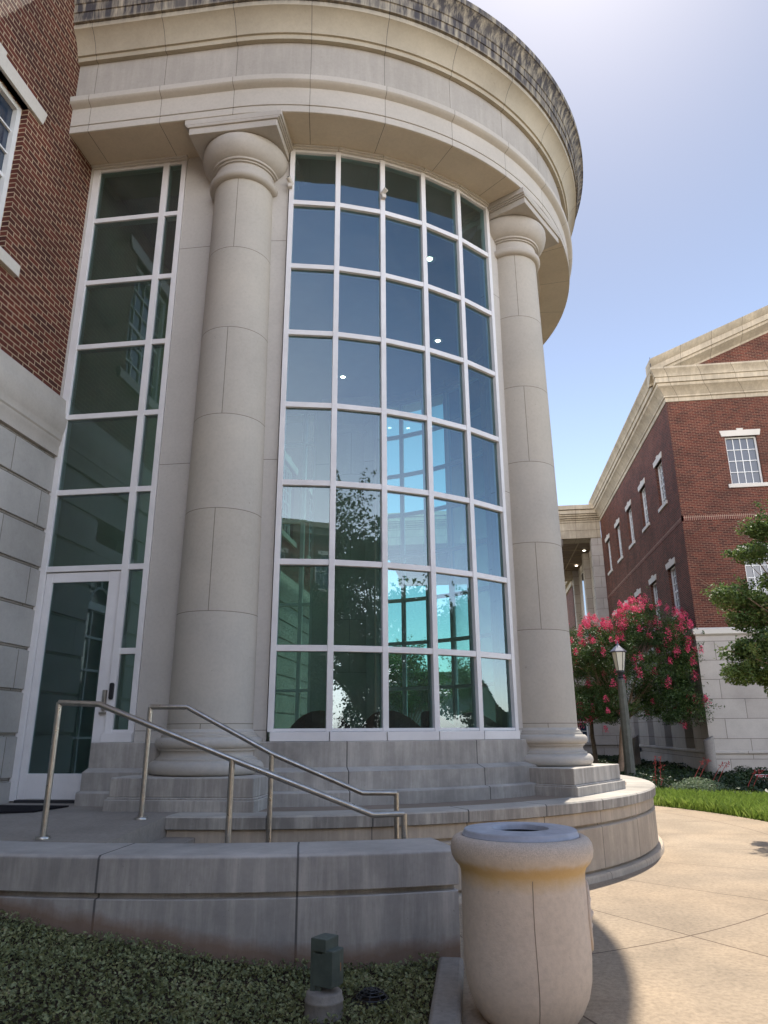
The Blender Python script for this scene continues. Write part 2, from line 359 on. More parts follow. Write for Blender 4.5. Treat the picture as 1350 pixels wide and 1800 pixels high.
# ---------------------------------------------------------------- the rotunda plan
CX, CY = -2.9, 11.9
XW = -5.19
ZT = .785            # terrace level
def pol(a, r): a = radians(a); return (CX+r*cos(a), CY+r*sin(a))
def path(a0=-90, a1=90, x0=None, x1=None, step=2.0):
    """stations: list of (function r -> (x, y), u)"""
    st = []
    if x0 is not None:
        n = max(1, int(abs(x0-CX)/.6)); 
        for i in range(n): 
            x = x0+(CX-x0)*i/n; st.append(((lambda r, x=x: (x, CY-r)), (x-CX)))
    n = max(1, int(round((a1-a0)/step)))
    for i in range(n+1):
        a = a0+(a1-a0)*i/n; st.append(((lambda r, a=a: pol(a, r)), radians(a+90)*4.82))
    if x1 is not None:
        L = radians(a1+90)*4.82; m_ = max(1, int(abs(x1-CX)/.6))
        for i in range(1, m_+1):
            x = CX+(x1-CX)*i/m_; st.append(((lambda r, x=x: (x, CY+r)), L+abs(x-CX)))
    return st
def sweep(mb, st, prof, closed=True, us=1.0, caps=True):
    n = len(prof); vs = []; fs = []; uvs = []
    for f, u in st:
        for r, z in prof: x, y = f(r); vs.append((x, y, z))
    J = n if closed else n-1
    for i in range(len(st)-1):
        u0, u1 = st[i][1]*us, st[i+1][1]*us
        for j in range(J):
            k = (j+1) % n; a, b = prof[j], prof[k]
            if abs(a[1]-b[1]) < .3*abs(a[0]-b[0]): v0, v1 = a[0], b[0]
            else: v0, v1 = a[1], b[1]
            if abs(v0) > 0: pass
            fs.append((i*n+j, (i+1)*n+j, (i+1)*n+k, i*n+k)); uvs.append([(u0, v0), (u1, v0), (u1, v1), (u0, v1)])
    if closed and caps:
        fs.append(tuple(range(n))); uvs.append([(p[0], p[1]) for p in prof])
        b = (len(st)-1)*n; fs.append(tuple(b+k for k in range(n-1, -1, -1))); uvs.append([(p[0], p[1]) for p in prof][::-1])
    return mb.add(vs, fs, uvs)

# ================================================================= ground, paving, lawn (setting)
g = MB(); R_ = 600
g.quad((-R_, -R_, -.05), (R_, -R_, -.05), (R_, R_, -.05), (-R_, R_, -.05))
tag(build('ground', g, M_GROUND, smooth=False, recalc=False), 'dry ground around the campus', 'ground', kind='structure')
def polar_sheet(name, mat, r_in, r_out, a0, a1, z, dr=1.0, da=2.0, us=7.0):
    mb = MB(); nr = max(1, int((r_out-r_in)/dr)); na = max(1, int((a1-a0)/da))
    for i in range(nr):
        for j in range(na):
            ra, rb = r_in+(r_out-r_in)*i/nr, r_in+(r_out-r_in)*(i+1)/nr; aa, ab = a0+(a1-a0)*j/na, a0+(a1-a0)*(j+1)/na
            P = [pol(aa, ra), pol(aa, rb), pol(ab, rb), pol(ab, ra)]
            U = [(radians(aa)*us, ra), (radians(aa)*us, rb), (radians(ab)*us, rb), (radians(ab)*us, ra)]
            mb.add([(x, y, z) for x, y in P], [(0, 1, 2, 3)], [U])
    return build(name, mb, mat, smooth=False, recalc=False)
pv = MB()
def psec(mb, r_in, r_out, a0, a1, z, dr, da, us=7.0):
    nr = max(1, int((r_out-r_in)/dr)); na = max(1, int((a1-a0)/da))
    for i in range(nr):
        for j in range(na):
            ra, rb = r_in+(r_out-r_in)*i/nr, r_in+(r_out-r_in)*(i+1)/nr; aa, ab = a0+(a1-a0)*j/na, a0+(a1-a0)*(j+1)/na
            P = [pol(aa, ra), pol(aa, rb), pol(ab, rb), pol(ab, ra)]
            mb.add([(x, y, z) for x, y in P], [(0, 1, 2, 3)], [[(radians(aa)*us, ra), (radians(aa)*us, rb), (radians(ab)*us, rb), (radians(ab)*us, ra)]])
psec(pv, 5.0, 7.85, -110, 72, 0, .95, 2)
psec(pv, 7.85, 45, -120, -6, 0, 2, 3)
psec(pv, 5.0, 20.0, 72, 104, 0, 1.9, 2)
tag(build('pavement', pv, M_PAVE, smooth=False, recalc=False), 'sunlit tan concrete paving curving round the terrace', 'pavement', kind='structure')
lw = MB(); psec(lw, 7.85, 60, -6, 75, -.012, 5, 4)
tag(build('lawn', lw, M_SOIL, smooth=False, recalc=False), 'lawn and planting ground beyond the paving', 'lawn', kind='structure')
# sloping planted bed in front of the low wall
def bedz(x, y):
    return .012+.34*max(0., min(1.6, (-1.25-x)/2.25))**1.05 + .012*sin(x*5)*cos(y*4)
bd = MB(); nx, ny = 44, 60
for i in range(nx):
    for j in range(ny):
        x0, x1 = XW+(-.33-XW)*i/nx, XW+(-.33-XW)*(i+1)/nx
        y0, y1 = -2+7.6*j/ny, -2+7.6*(j+1)/ny
        if hypot((x0+x1)/2-CX, (y0+y1)/2-CY) < 6.80: continue
        bd.quad(*[(x, y, bedz(x, y)) for x, y in ((x0, y0), (x1, y0), (x1, y1), (x0, y1))])
tag(build('planting_bed', bd, M_SOIL, recalc=False), 'sloping soil of the planting bed before the low wall', 'planting bed', kind='structure')
n = 90000
x = rng.uniform(-5.1, -.34, n); y = rng.uniform(1.8, 5.45, n)
keep = (np.hypot(x-CX, y-CY) > 6.93) & (np.hypot(x+.94, y-4.45) > .115) & (np.hypot(x+.70, y-4.66) > .10) & (x < -.36)
x = x[keep]; y = y[keep]
bz = np.array([bedz(a, b) for a, b in zip(x, y)])
lump = .5+.5*np.sin(x*9+np.cos(y*7)*2)*np.sin(y*8.3+x*3)
z = bz+rng.uniform(.0, 1, len(x))**1.3*(.035+.045*lump)+.005
V, F = leaves(np.stack([x, y, z], 1), rng.uniform(.012, .036, len(x)), .45, .6)
tag(nmesh('ground_cover', V, F, M_GCOV, loc=(-2.5, 4, 0)), 'low trailing green ground cover in front of the grey low wall', 'ground cover', kind='stuff')

# ================================================================= low wall, curb, landing, steps
lowp = path(-113, -67.1, step=1.5)
t_ = thing('low_wall', (*pol(-85, 6.6), 0), 'curved weathered limestone low wall between the planting bed and the steps', 'low wall')
mb = MB(); sweep(mb, lowp, [(6.9, .475), (6.9, .69), (6.88, .706), (6.33, .706), (6.3, .69), (6.3, .475)], us=6.9/4.82)
build('coping', mb, M_LOWW, t_, bevel=.006)
mb = MB(); sweep(mb, path(-112.8, -67.25, step=1.5), [(6.845, .44), (6.845, .475), (6.34, .475), (6.34, .44)], us=6.9/4.82); build('joint_band', mb, M_LOWW, t_)
mb = MB(); sweep(mb, path(-113, -67.15, step=1.5), [(6.895, -.15), (6.895, .435), (6.89, .44), (6.32, .44), (6.31, -.15)], us=6.9/4.82); build('wall_body', mb, M_LOWW, t_)
tt = M_LOWW.node_tree; bb = tt.nodes['Principled BSDF']; src = bb.inputs['Base Color'].links[0].from_socket
sp = N(tt, 'ShaderNodeSeparateXYZ'); tt.links.new(N(tt, 'ShaderNodeNewGeometry').outputs['Position'], sp.inputs[0])
hx = N(tt, 'ShaderNodeMapRange'); hx.inputs[1].default_value = -1.25; hx.inputs[2].default_value = -3.5; hx.inputs[3].default_value = 0; hx.inputs[4].default_value = .34; tt.links.new(sp.outputs[0], hx.inputs[0])
sb_ = N(tt, 'ShaderNodeMath', operation='SUBTRACT'); tt.links.new(sp.outputs[2], sb_.inputs[0]); tt.links.new(hx.outputs[0], sb_.inputs[1])
ns_ = N(tt, 'ShaderNodeMath', operation='MULTIPLY_ADD'); tt.links.new(noise(tt, 5, 5, .65), ns_.inputs[0]); ns_.inputs[1].default_value = -.16; tt.links.new(sb_.outputs[0], ns_.inputs[2])
tt.links.new(mixc(tt, ramp(tt, ns_.outputs[0], [(.0, .8), (.045, .45), (.09, 0.)]), src, (.20, .12, .075)), bb.inputs['Base Color'])
c = MB(); c.prism([(-.36, 5.36), (-.33, 2.2), (-.16, 2.2), (-.195, 5.36)], -.05, .085)
cb = build('planter_curb', c, M_CONC, loc=(-.27, 4.5, 0), bevel=.025); tag(cb, 'grey concrete curb running from the end of the low wall beside the trash can', 'curb')

lm = MB(); gx = [XW, -4.6, -4.0, -3.4, -2.86]
def landz(x, y): return ZT-.001-.086*max(0, min(1, (6.6-y)/1.1))
ring = []
for i in range(len(gx)-1):
    xa, xb = gx[i], gx[i+1]
    def arc(x): return CY-sqrt(max(0, 6.5**2-(x-CX)**2))
    NY = 8
    for j in range(NY):
        def yy(x, j): return arc(x)+(7.95-arc(x))*j/NY
        P = [(xa, yy(xa, j)), (xb, yy(xb, j)), (xb, yy(xb, j+1)), (xa, yy(xa, j+1))]
        lm.quad(*[(a, b, landz(a, b)) for a, b in P])
        if i == len(gx)-2: lm.quad((xb, P[1][1], 0), (xb, P[1][1], landz(*P[1])), (xb, P[2][1], landz(*P[2])), (xb, P[2][1], 0))
tag(build('entrance_landing', lm, M_LAND, smooth=False, recalc=False), 'brown-grey concrete landing sloping from the glass door to the low wall', 'landing', kind='structure')
mb = MB(); zr = ZT/5
for k in range(1, 5):
    a0, a1 = -89.6+3.0*(k-1), -89.6+3.0*k
    zt = ZT-zr*k-.02
    st = path(a0, a1, step=1.0); sweep(mb, st, [(5.26, -.02), (5.26, zt), (6.31, zt), (6.31, -.02)])
tag(build('entrance_steps', mb, M_LAND, loc=(*pol(-85, 5.8), 0), bevel=.008), 'short concrete steps dropping from the landing behind the low wall', 'steps')

# ================================================================= terrace
T = thing('terrace', (CX, CY, 0), 'curved limestone terrace round the glazed rotunda with weathered coping', 'terrace')
TS = path(-89.55, 90, step=1.5)
def tus(r): return r/4.82
mb = MB(); sweep(mb, TS, [(4.93, .60), (5.255, .60), (5.255, .668), (5.30, .675), (5.305, .77), (5.29, ZT), (4.93, ZT)], us=5.3/4.82); build('coping', mb, M_COPE, T)
mb = MB(); sweep(mb, path(-89.5, 90, step=1.5), [(4.9, .545), (5.262, .545), (5.262, .664), (4.9, .664)], us=5.3/4.82); build('band_course', mb, M_TWALL, T)
mb = MB(); sweep(mb, path(-89.5, 90, step=1.5), [(4.9, -.1), (5.335, -.1), (5.335, .045), (5.32, .065), (5.22, .07), (5.22, .095), (5.27, .10), (5.27, .50), (5.255, .51), (5.215, .515), (5.215, .548), (4.9, .548)], us=5.3/4.82)
build('terrace_wall', mb, M_TWALL, T)
mb = MB(); psec(mb, 4.0, 4.932, -89.5, 90, ZT-.004, .95, 2); build('terrace_floor', mb, M_TFLOOR, T, recalc=False)

# ================================================================= main building with the rotunda
B = thing('rotunda_building', (CX, CY, 0), 'limestone and glass rotunda with tall columns joined to a red brick wall', 'building')
PA = path(-90, 90, XW+.002, XW+.002, 1.5)
mb = MB(); sweep(mb, PA, [(4.02, 9.235), (4.815, 9.235), (4.82, 9.24), (4.82, 9.335), (4.805, 9.34), (4.805, 9.352), (4.82, 9.357), (4.82, 9.635), (4.835, 9.645), (4.875, 9.665), (4.90, 9.69), (4.905, 9.70), (4.905, 9.775), (4.845, 9.81), (4.02, 9.81)])
build('architrave', mb, M_ARCH, B, ang=25)
M_SOFF = blockmat('limestone_soffit_bounce_tone', (.64, .55, .42), (.60, .515, .39), MO, 1.0097, 50, .004, 0, (0, 20), stain=.18)  # lighter, warmer copy of the entablature stone: paving bounce put into the colour
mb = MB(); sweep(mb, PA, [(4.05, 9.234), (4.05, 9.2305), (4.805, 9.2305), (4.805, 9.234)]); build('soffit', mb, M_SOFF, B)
mb = MB(); sweep(mb, PA, [(4.0, 9.812), (4.80, 9.812), (4.80, 10.43), (4.0, 10.43)]); build('frieze', mb, M_FRZ, B)
mb = MB(); sweep(mb, PA, [(4.0, 10.432), (4.84, 10.432), (4.86, 10.435), (4.865, 10.505), (4.89, 10.51), (4.90, 10.56), (4.93, 10.64), (4.975, 10.72), (5.025, 10.78), (5.055, 10.80), (5.06, 10.865), (5.035, 10.87), (5.035, 10.885),
                            (5.085, 10.89), (5.09, 11.04), (5.105, 11.045), (5.11, 11.17), (5.125, 11.18), (5.14, 11.25), (5.175, 11.33), (5.22, 11.38), (5.235, 11.385), (5.24, 11.48), (5.22, 11.49), (4.6, 11.56), (4.0, 11.56)])
build('cornice', mb, M_CORN, B, ang=20)
mb = MB(); P_ = [pol(a, 4.65) for a in range(-90, 91, 4)]+[(XW+.01, CY+4.65), (XW+.01, CY-4.65)]
mb.prism(P_, 11.2, 11.38); build('roof', mb, M_ROOF, B)
mb = MB(); P_ = [pol(a, 4.10) for a in range(-90, 91, 4)]+[(XW+.01, CY+4.1), (XW+.01, CY-4.1)]
mb.prism(P_, 9.36, 9.5); build('ceiling', mb, M_ICEIL, B)
mb = MB(); mb.prism([pol(a, 4.14) for a in range(-90, 91, 4)]+[(XW+.01, CY+4.14), (XW+.01, CY-4.14)], .5, .80); build('interior_floor', mb, M_CARPET, B)
# sill wall
SP = [(4.0, ZT-.05), (4.50, ZT-.05), (4.50, .905), (4.49, .915), (4.42, .925), (4.42, 1.105), (4.30, 1.145), (4.30, 1.395), (4.29, 1.403), (4.0, 1.403)]
mb = MB(); sweep(mb, path(-90, 90, -4.20, None, 1.5), SP, us=4.4/4.82); build('sill_wall', mb, M_SILLW, B)
mb = MB(); sweep(mb, [((lambda r, x=x: (x, CY+r)), x) for x in (XW+.01, CX)], SP); build('sill_wall', mb, M_SILLW, B)
# head trim
HT = [(4.1, 9.175), (4.245, 9.175), (4.25, 9.20), (4.275, 9.215), (4.28, 9.238), (4.1, 9.238)]

BARS = [2.385, 3.36, 4.32, 5.33, 6.33, 7.31, 8.31]
def seg(mb, p, q, r_out, r_in, z0, z1):
    """straight member between two plan points, thickness in the radial direction"""
    d = Vector((q[0]-p[0], q[1]-p[1])).normalized(); nrm = Vector((d.y, -d.x))
    def pt(b, k): return (b[0]+nrm.x*k, b[1]+nrm.y*k)
    a, b, c_, e = pt(p, r_out), pt(q, r_out), pt(q, -r_in), pt(p, -r_in)
    mb.prism([a, b, c_, e], z0, z1)
def bay(a0, a1, glassm):
    nodes = [pol(a0+(a1-a0)*k/5, 4.215) for k in range(6)]
    fm = MB()
    for k, p in enumerate(nodes):
        a = radians(a0+(a1-a0)*k/5); w = .034; e = (cos(a), sin(a)); t = (-sin(a), cos(a))
        def q(i, j): return (p[0]+e[0]*i+t[0]*j, p[1]+e[1]*i+t[1]*j)
        wl = w if k else .03; wr = w if k < 5 else .03
        fm.prism([q(.035, -wl), q(.035, wr), q(-.09, wr), q(-.09, -wl)], 1.50, 9.18)
        if k < 5:
            pn = nodes[k+1]
            for zc in BARS: seg(fm, p, pn, .030, .088, zc-.034, zc+.034)
            seg(fm, p, pn, .030, .088, 1.502, 1.535); seg(fm, p, pn, .030, .088, 9.14, 9.178)
    fr = build('window_frame', fm, M_ALU, B, smooth=False, bevel=.004)
    gm = MB()
    for k in range(5):
        p, q = nodes[k], nodes[k+1]; d = Vector((q[0]-p[0], q[1]-p[1])).normalized(); nx_, ny_ = d.y*.015, -d.x*.015
        # shift glass slightly behind the frame face
        P0 = (p[0]-nx_, p[1]-ny_); Q0 = (q[0]-nx_, q[1]-ny_)
        zs = [1.50]+BARS+[9.18]
        for z0, z1 in zip(zs[:-1], zs[1:]):
            j = [random.uniform(-.0016, .0016) for _ in range(2)]   # panes never sit perfectly true
            gm.quad((P0[0]+d.y*j[0], P0[1]-d.x*j[0], z0), (Q0[0]-d.y*j[0], Q0[1]+d.x*j[0], z0), (Q0[0]+d.y*j[1], Q0[1]-d.x*j[1], z1), (P0[0]-d.y*j[1], P0[1]+d.x*j[1], z1))
    build('glass', gm, glassm, fr, smooth=False, recalc=False)
    sm = MB()
    for k in range(5):
        seg(sm, nodes[k], nodes[k+1], .075, .1, 1.405, 1.50)
    build('sill', sm, M_ALU, fr, smooth=False, bevel=.004)
    hm = MB()
    for k in range(5):
        seg(hm, nodes[k], nodes[k+1], .06, .1, 9.18, 9.205); seg(hm, nodes[k], nodes[k+1], .085, .1, 9.205, 9.2345)
    build('head_trim', hm, M_LINT, fr, smooth=False, bevel=.004)
    # stone jambs either side
    for (b0, b1) in ((a0-8.0, a0-.62), (a1+.62, a1+8.0)):
        jm = MB(); sweep(jm, path(b0, b1, step=1.5), [(4.0, 1.40), (4.20, 1.40), (4.20, 9.236), (4.0, 9.236)]); build('jamb', jm, M_PANEL, B)
bay(-81.2, -38.8, M_GLASS); bay(-21.2, 21.2, M_GLASS); bay(38.8, 81.2, M_GLASS)

# columns
def column(a):
    x, y = pol(a, 4.2); th = radians(a)
    def Rm(px, py, pz): return (x+px*cos(th)-py*sin(th), y+px*sin(th)+py*cos(th), pz)
    sh = MB(); pr = []
    for k in range(13):
        t = k/12; z = 1.53+(8.42-1.53)*t; pr.append((.457-.067*(t**1.35), z))
    sh.lathe(x, y, pr, 64, ur=.414)
    # turn the drum joints so that one shows towards the court
    s = build('column_shaft', sh, M_DRUM, B)
    bs = MB(); bs.lathe(x, y, [(.50, 1.083), (.575, 1.088), (.607, 1.11), (.62, 1.15), (.612, 1.19), (.585, 1.217), (.55, 1.226), (.55, 1.245), (.525, 1.255), (.507, 1.275), (.503, 1.30), (.512, 1.318), (.53, 1.325), (.53, 1.342), (.548, 1.348), (.566, 1.372), (.57, 1.40), (.56, 1.43), (.54, 1.448), (.512, 1.452), (.512, 1.476), (.49, 1.481), (.487, 1.505), (.468, 1.515), (.456, 1.536)], 64)
    build('column_base', bs, M_PLAIN, s, ang=50)
    cp = MB(); cp.lathe(x, y, [(.388, 8.415), (.42, 8.42), (.45, 8.435), (.462, 8.465), (.462, 8.50), (.445, 8.515), (.43, 8.52), (.43, 8.54), (.402, 8.545), (.402, 8.66), (.425, 8.665), (.425, 8.685), (.45, 8.69), (.455, 8.715), (.49, 8.735), (.53, 8.78), (.562, 8.84), (.58, 8.91), (.58, 8.97), (.57, 8.995), (.5, 9.003)], 64)
    build('capital', cp, M_PLAIN, s, ang=45)
    ab = MB()
    for h, z0, z1 in ((.595, 9.002, 9.105), (.615, 9.105, 9.125), (.635, 9.125, 9.15), (.655, 9.15, 9.2346)): ab.box(-h, h if h < .62 else min(h, .612), -h, h, z0, z1, Rm)
    build('abacus', ab, M_PLAIN, s, smooth=False, bevel=.006)
    pl = MB(); pl.box(-.74, .715, -.72, .72, .905, 1.084, Rm)
    pl.box(-.78, .735, -.735, .735, .885, .906, Rm); pl.box(-.78, .76, -.75, .75, ZT-.05, .887, Rm)
    build('plinth', pl, M_PLINTH, s, smooth=False, bevel=.01)
for a in (-90, -30, 30, 90): column(a)

# flat bay with the door (front) and its twin at the back
def flat_bay(sign, door):
    Y = lambda d: CY-sign*(4.17+d)          # d outward
    def M(u, d, z): return (u, Y(d), z)
    fm = MB()
    fm.box(-5.16, -5.06, -.09, .035, .80 if door else 1.5, 9.18, M)
    fm.box(-4.115, -4.03, -.09, .035, .80 if door else 1.5, 9.18, M)
    fm.box(-3.845, -3.775, -.09, .035, 1.5, 9.18, M)
    for zc in BARS:
        if zc < 3 and door: fm.box(-4.035, -3.84, -.088, .030, zc-.034, zc+.034, M); continue
        fm.box(-5.065, -4.11, -.088, .030, zc-.034, zc+.034, M); fm.box(-4.035, -3.84, -.088, .030, zc-.034, zc+.034, M)
    fm.box(-5.065, -3.84, -.088, .030, 9.14, 9.178, M); fm.box(-4.035, -3.84, -.088, .030, 1.5, 1.535, M)
    if not door: fm.box(-5.065, -4.11, -.088, .030, 1.5, 1.535, M)
    fr = build('window_frame', fm, M_ALU, B, smooth=False, bevel=.004)
    gm = MB(); zs = [3.36 if door else 1.5]+[b for b in BARS if b > (3.4 if door else 1)]+[9.16]
    for z0, z1 in zip(zs[:-1], zs[1:]):
        j = random.uniform(-.003, .003); gm.quad(M(-5.07, 0+j, z0), M(-4.1, 0-j, z0), M(-4.1, 0, z1), M(-5.07, 0, z1))
    zs = [1.5]+BARS+[9.16]
    for z0, z1 in zip(zs[:-1], zs[1:]):
        j = random.uniform(-.002, .002); gm.quad(M(-4.04, j, z0), M(-3.835, -j, z0), M(-3.835, 0, z1), M(-4.04, 0, z1))
    build('glass', gm, M_GLASSD, fr, smooth=False, recalc=False)
    sm = MB(); sm.box(-4.13 if door else -5.17, -3.775, -.09, .075, 1.405, 1.50, M); build('sill', sm, M_ALU, fr, smooth=False, bevel=.004)
    hm = MB(); hm.box(-5.17, -3.765, -.09, .06, 9.18, 9.205, M); hm.box(-5.18, -3.755, -.09, .085, 9.205, 9.2345, M); build('head_trim', hm, M_LINT, fr, smooth=False, bevel=.004)
    jm = MB(); jm.box(-3.77, CX, -.15, .02, 1.403, 9.236, M); build('jamb', jm, M_PANEL, B, smooth=False)
    jm = MB(); jm.box(XW-.02, -5.162, -.2, .045, ZT, 9.236, M); build('jamb', jm, M_PANEL, B, smooth=False)
    if door:
        dm = MB(); yy0, yy1 = -.045, .012
        dm.box(-5.055, -4.975, yy0, yy1, .815, 3.315, M); dm.box(-4.265, -4.12, yy0, yy1, .815, 3.315, M)
        dm.box(-4.975, -4.265, yy0+.001, yy1-.001, .816, 1.08, M); dm.box(-4.975, -4.265, yy0+.001, yy1-.001, 3.20, 3.314, M)
        d = build('door', dm, M_ALU, B, smooth=False, bevel=.004)
        gm = MB(); gm.box(-4.977, -4.263, -.02, -.012, 1.078, 3.202, M); build('glass', gm, M_GLASSD, d, smooth=False)
        hm = MB(); hm.box(-4.175, -4.135, .012, .055, 1.74, 1.96, M); hm.box(-4.20, -4.12, .02, .05, 1.70, 1.725, M); build('handle', hm, M_STEEL, d, smooth=False, bevel=.006)
        km = MB(); km.prism([(-4.098, 1.87), (-4.088, 1.855), (-4.058, 1.855), (-4.048, 1.87), (-4.048, 2.02), (-4.058, 2.035), (-4.088, 2.035), (-4.098, 2.02)], .036, .06, lambda u, z, d_: M(u, d_, z))
        build('card_reader', km, M_BLACK, fr, smooth=False, bevel=.004)
        th = MB(); th.box(-5.06, -4.115, -.1, .05, ZT, .812, M); build('threshold', th, M_DMETAL, B, smooth=False)
flat_bay(1, True); flat_bay(-1, False)

# brick wall (x = XW, facing +x) with windows
def grid_wall(mb, M, u0, u1, z0, z1, opens, depth=.12, arch=None):
    us = sorted(set([u0, u1]+[o[k] for o in opens for k in (0, 1)])); zs = sorted(set([z0, z1]+[o[k] for o in opens for k in (2, 3)]))
    def subdiv(a): return a
    for i in range(len(us)-1):
        for j in range(len(zs)-1):
            uc, zc = (us[i]+us[i+1])/2, (zs[j]+zs[j+1])/2
            if any(o[0] < uc < o[1] and o[2] < zc < o[3] for o in opens): continue
            mb.quad(M(us[i], 0, zs[j]), M(us[i+1], 0, zs[j]), M(us[i+1], 0, zs[j+1]), M(us[i], 0, zs[j+1]))
    for o in opens:
        a, b, c_, d = o
        mb.quad(M(a, 0, c_), M(a, 0, d), M(a, -depth, d), M(a, -depth, c_)); mb.quad(M(b, 0, c_), M(b, -depth, c_), M(b, -depth, d), M(b, 0, d))
        mb.quad(M(a, 0, d), M(b, 0, d), M(b, -depth, d), M(a, -depth, d)); mb.quad(M(a, 0, c_), M(a, -depth, c_), M(b, -depth, c_), M(b, 0, c_))
def window(parent, M, a, b, c_, d, cols, rows, depth=.12, lint=True, sill=True, lo=.14, fw=.07, glassm=None, key=True, lh=.2, mun=.022, sash=True):
    fm = MB(); e = -depth
    fm.box(a, a+fw, e-.05, e+.03, c_, d, M); fm.box(b-fw, b, e-.05, e+.03, c_, d, M)
    fm.box(a+fw, b-fw, e-.048, e+.028, d-fw, d, M); fm.box(a+fw, b-fw, e-.048, e+.028, c_, c_+fw, M)
    gu0, gu1, gz0, gz1 = a+fw, b-fw, c_+fw, d-fw
    for i in range(1, cols): u = gu0+(gu1-gu0)*i/cols; fm.box(u-mun/2, u+mun/2, e-.03, e-.006, gz0, gz1, M)
    for j in range(1, rows):
        z = gz0+(gz1-gz0)*j/rows; w = mun/2*(2.2 if sash and j*2 == rows else 1); fm.box(gu0, gu1, e-.029, e-.003, z-w, z+w, M)
    f = build('window', fm, M_WPAINT, parent, smooth=False)
    gm = MB(); gm.box(gu0-.01, gu1+.01, e-.045, e-.032, gz0-.01, gz1+.01, M); build('pane', gm, glassm or M_WGLASS, f, smooth=False)
    if lint:
        lm_ = MB(); k = .09; uc = (a+b)/2; kz = lh*.3 if key else 0
        poly = [(a-lo+k*.6, d), (b+lo-k*.6, d), (b+lo, d+lh), (uc+.11, d+lh), (uc+.125, d+lh+kz), (uc-.125, d+lh+kz), (uc-.11, d+lh), (a-lo, d+lh)]
        lm_.prism(poly, -.08, .035, lambda u, z, dd: M(u, dd, z)); build('lintel', lm_, M_LINT, f, smooth=False, bevel=.004)
    if sill:
        s_ = MB(); s_.box(a-lo*.8, b+lo*.8, -depth, .06, c_-.15, c_, M); build('sill', s_, M_LINT, f, smooth=False, bevel=.006)
    return f
ML = lambda u, d, z: (XW+d, u, z)
wins = []; y0 = 6.28
for k in range(9):
    y1_ = y0-k*3.25
    for (c_, d) in ((6.73, 8.82),): wins.append((y1_-1.3, y1_, c_, d))
bw = MB(); grid_wall(bw, ML, -24, 7.775, 5.56, 14.5, [w for w in wins])
grid_wall(bw, ML, 16.0, 40, 5.56, 14.5, [(18+3.25*k, 19.3+3.25*k, 6.73, 8.82) for k in range(6)])
grid_wall(bw, ML, 7.775, 16.0, 9.5, 14.5, [])
build('brick_wall', bw, M_BRICK, B, smooth=False, recalc=False)
for w in wins[:6]: window(B, ML, *w, 4, 6, .12, lo=.3, lh=.21)
for k in range(6): window(B, ML, 18+3.25*k, 19.3+3.25*k, 6.73, 8.82, 4, 6, .12, lo=.3)
iw = MB(); iw.box(7.7, 16.1, -.2, -.004, .5, 9.5, ML); build('interior_wall', iw, M_IWALL, B, smooth=False)
bk = MB(); bk.box(-24, 40, -9, -.35, 0, 14.4, ML); build('building_body', bk, M_BRICK2, B, smooth=False)
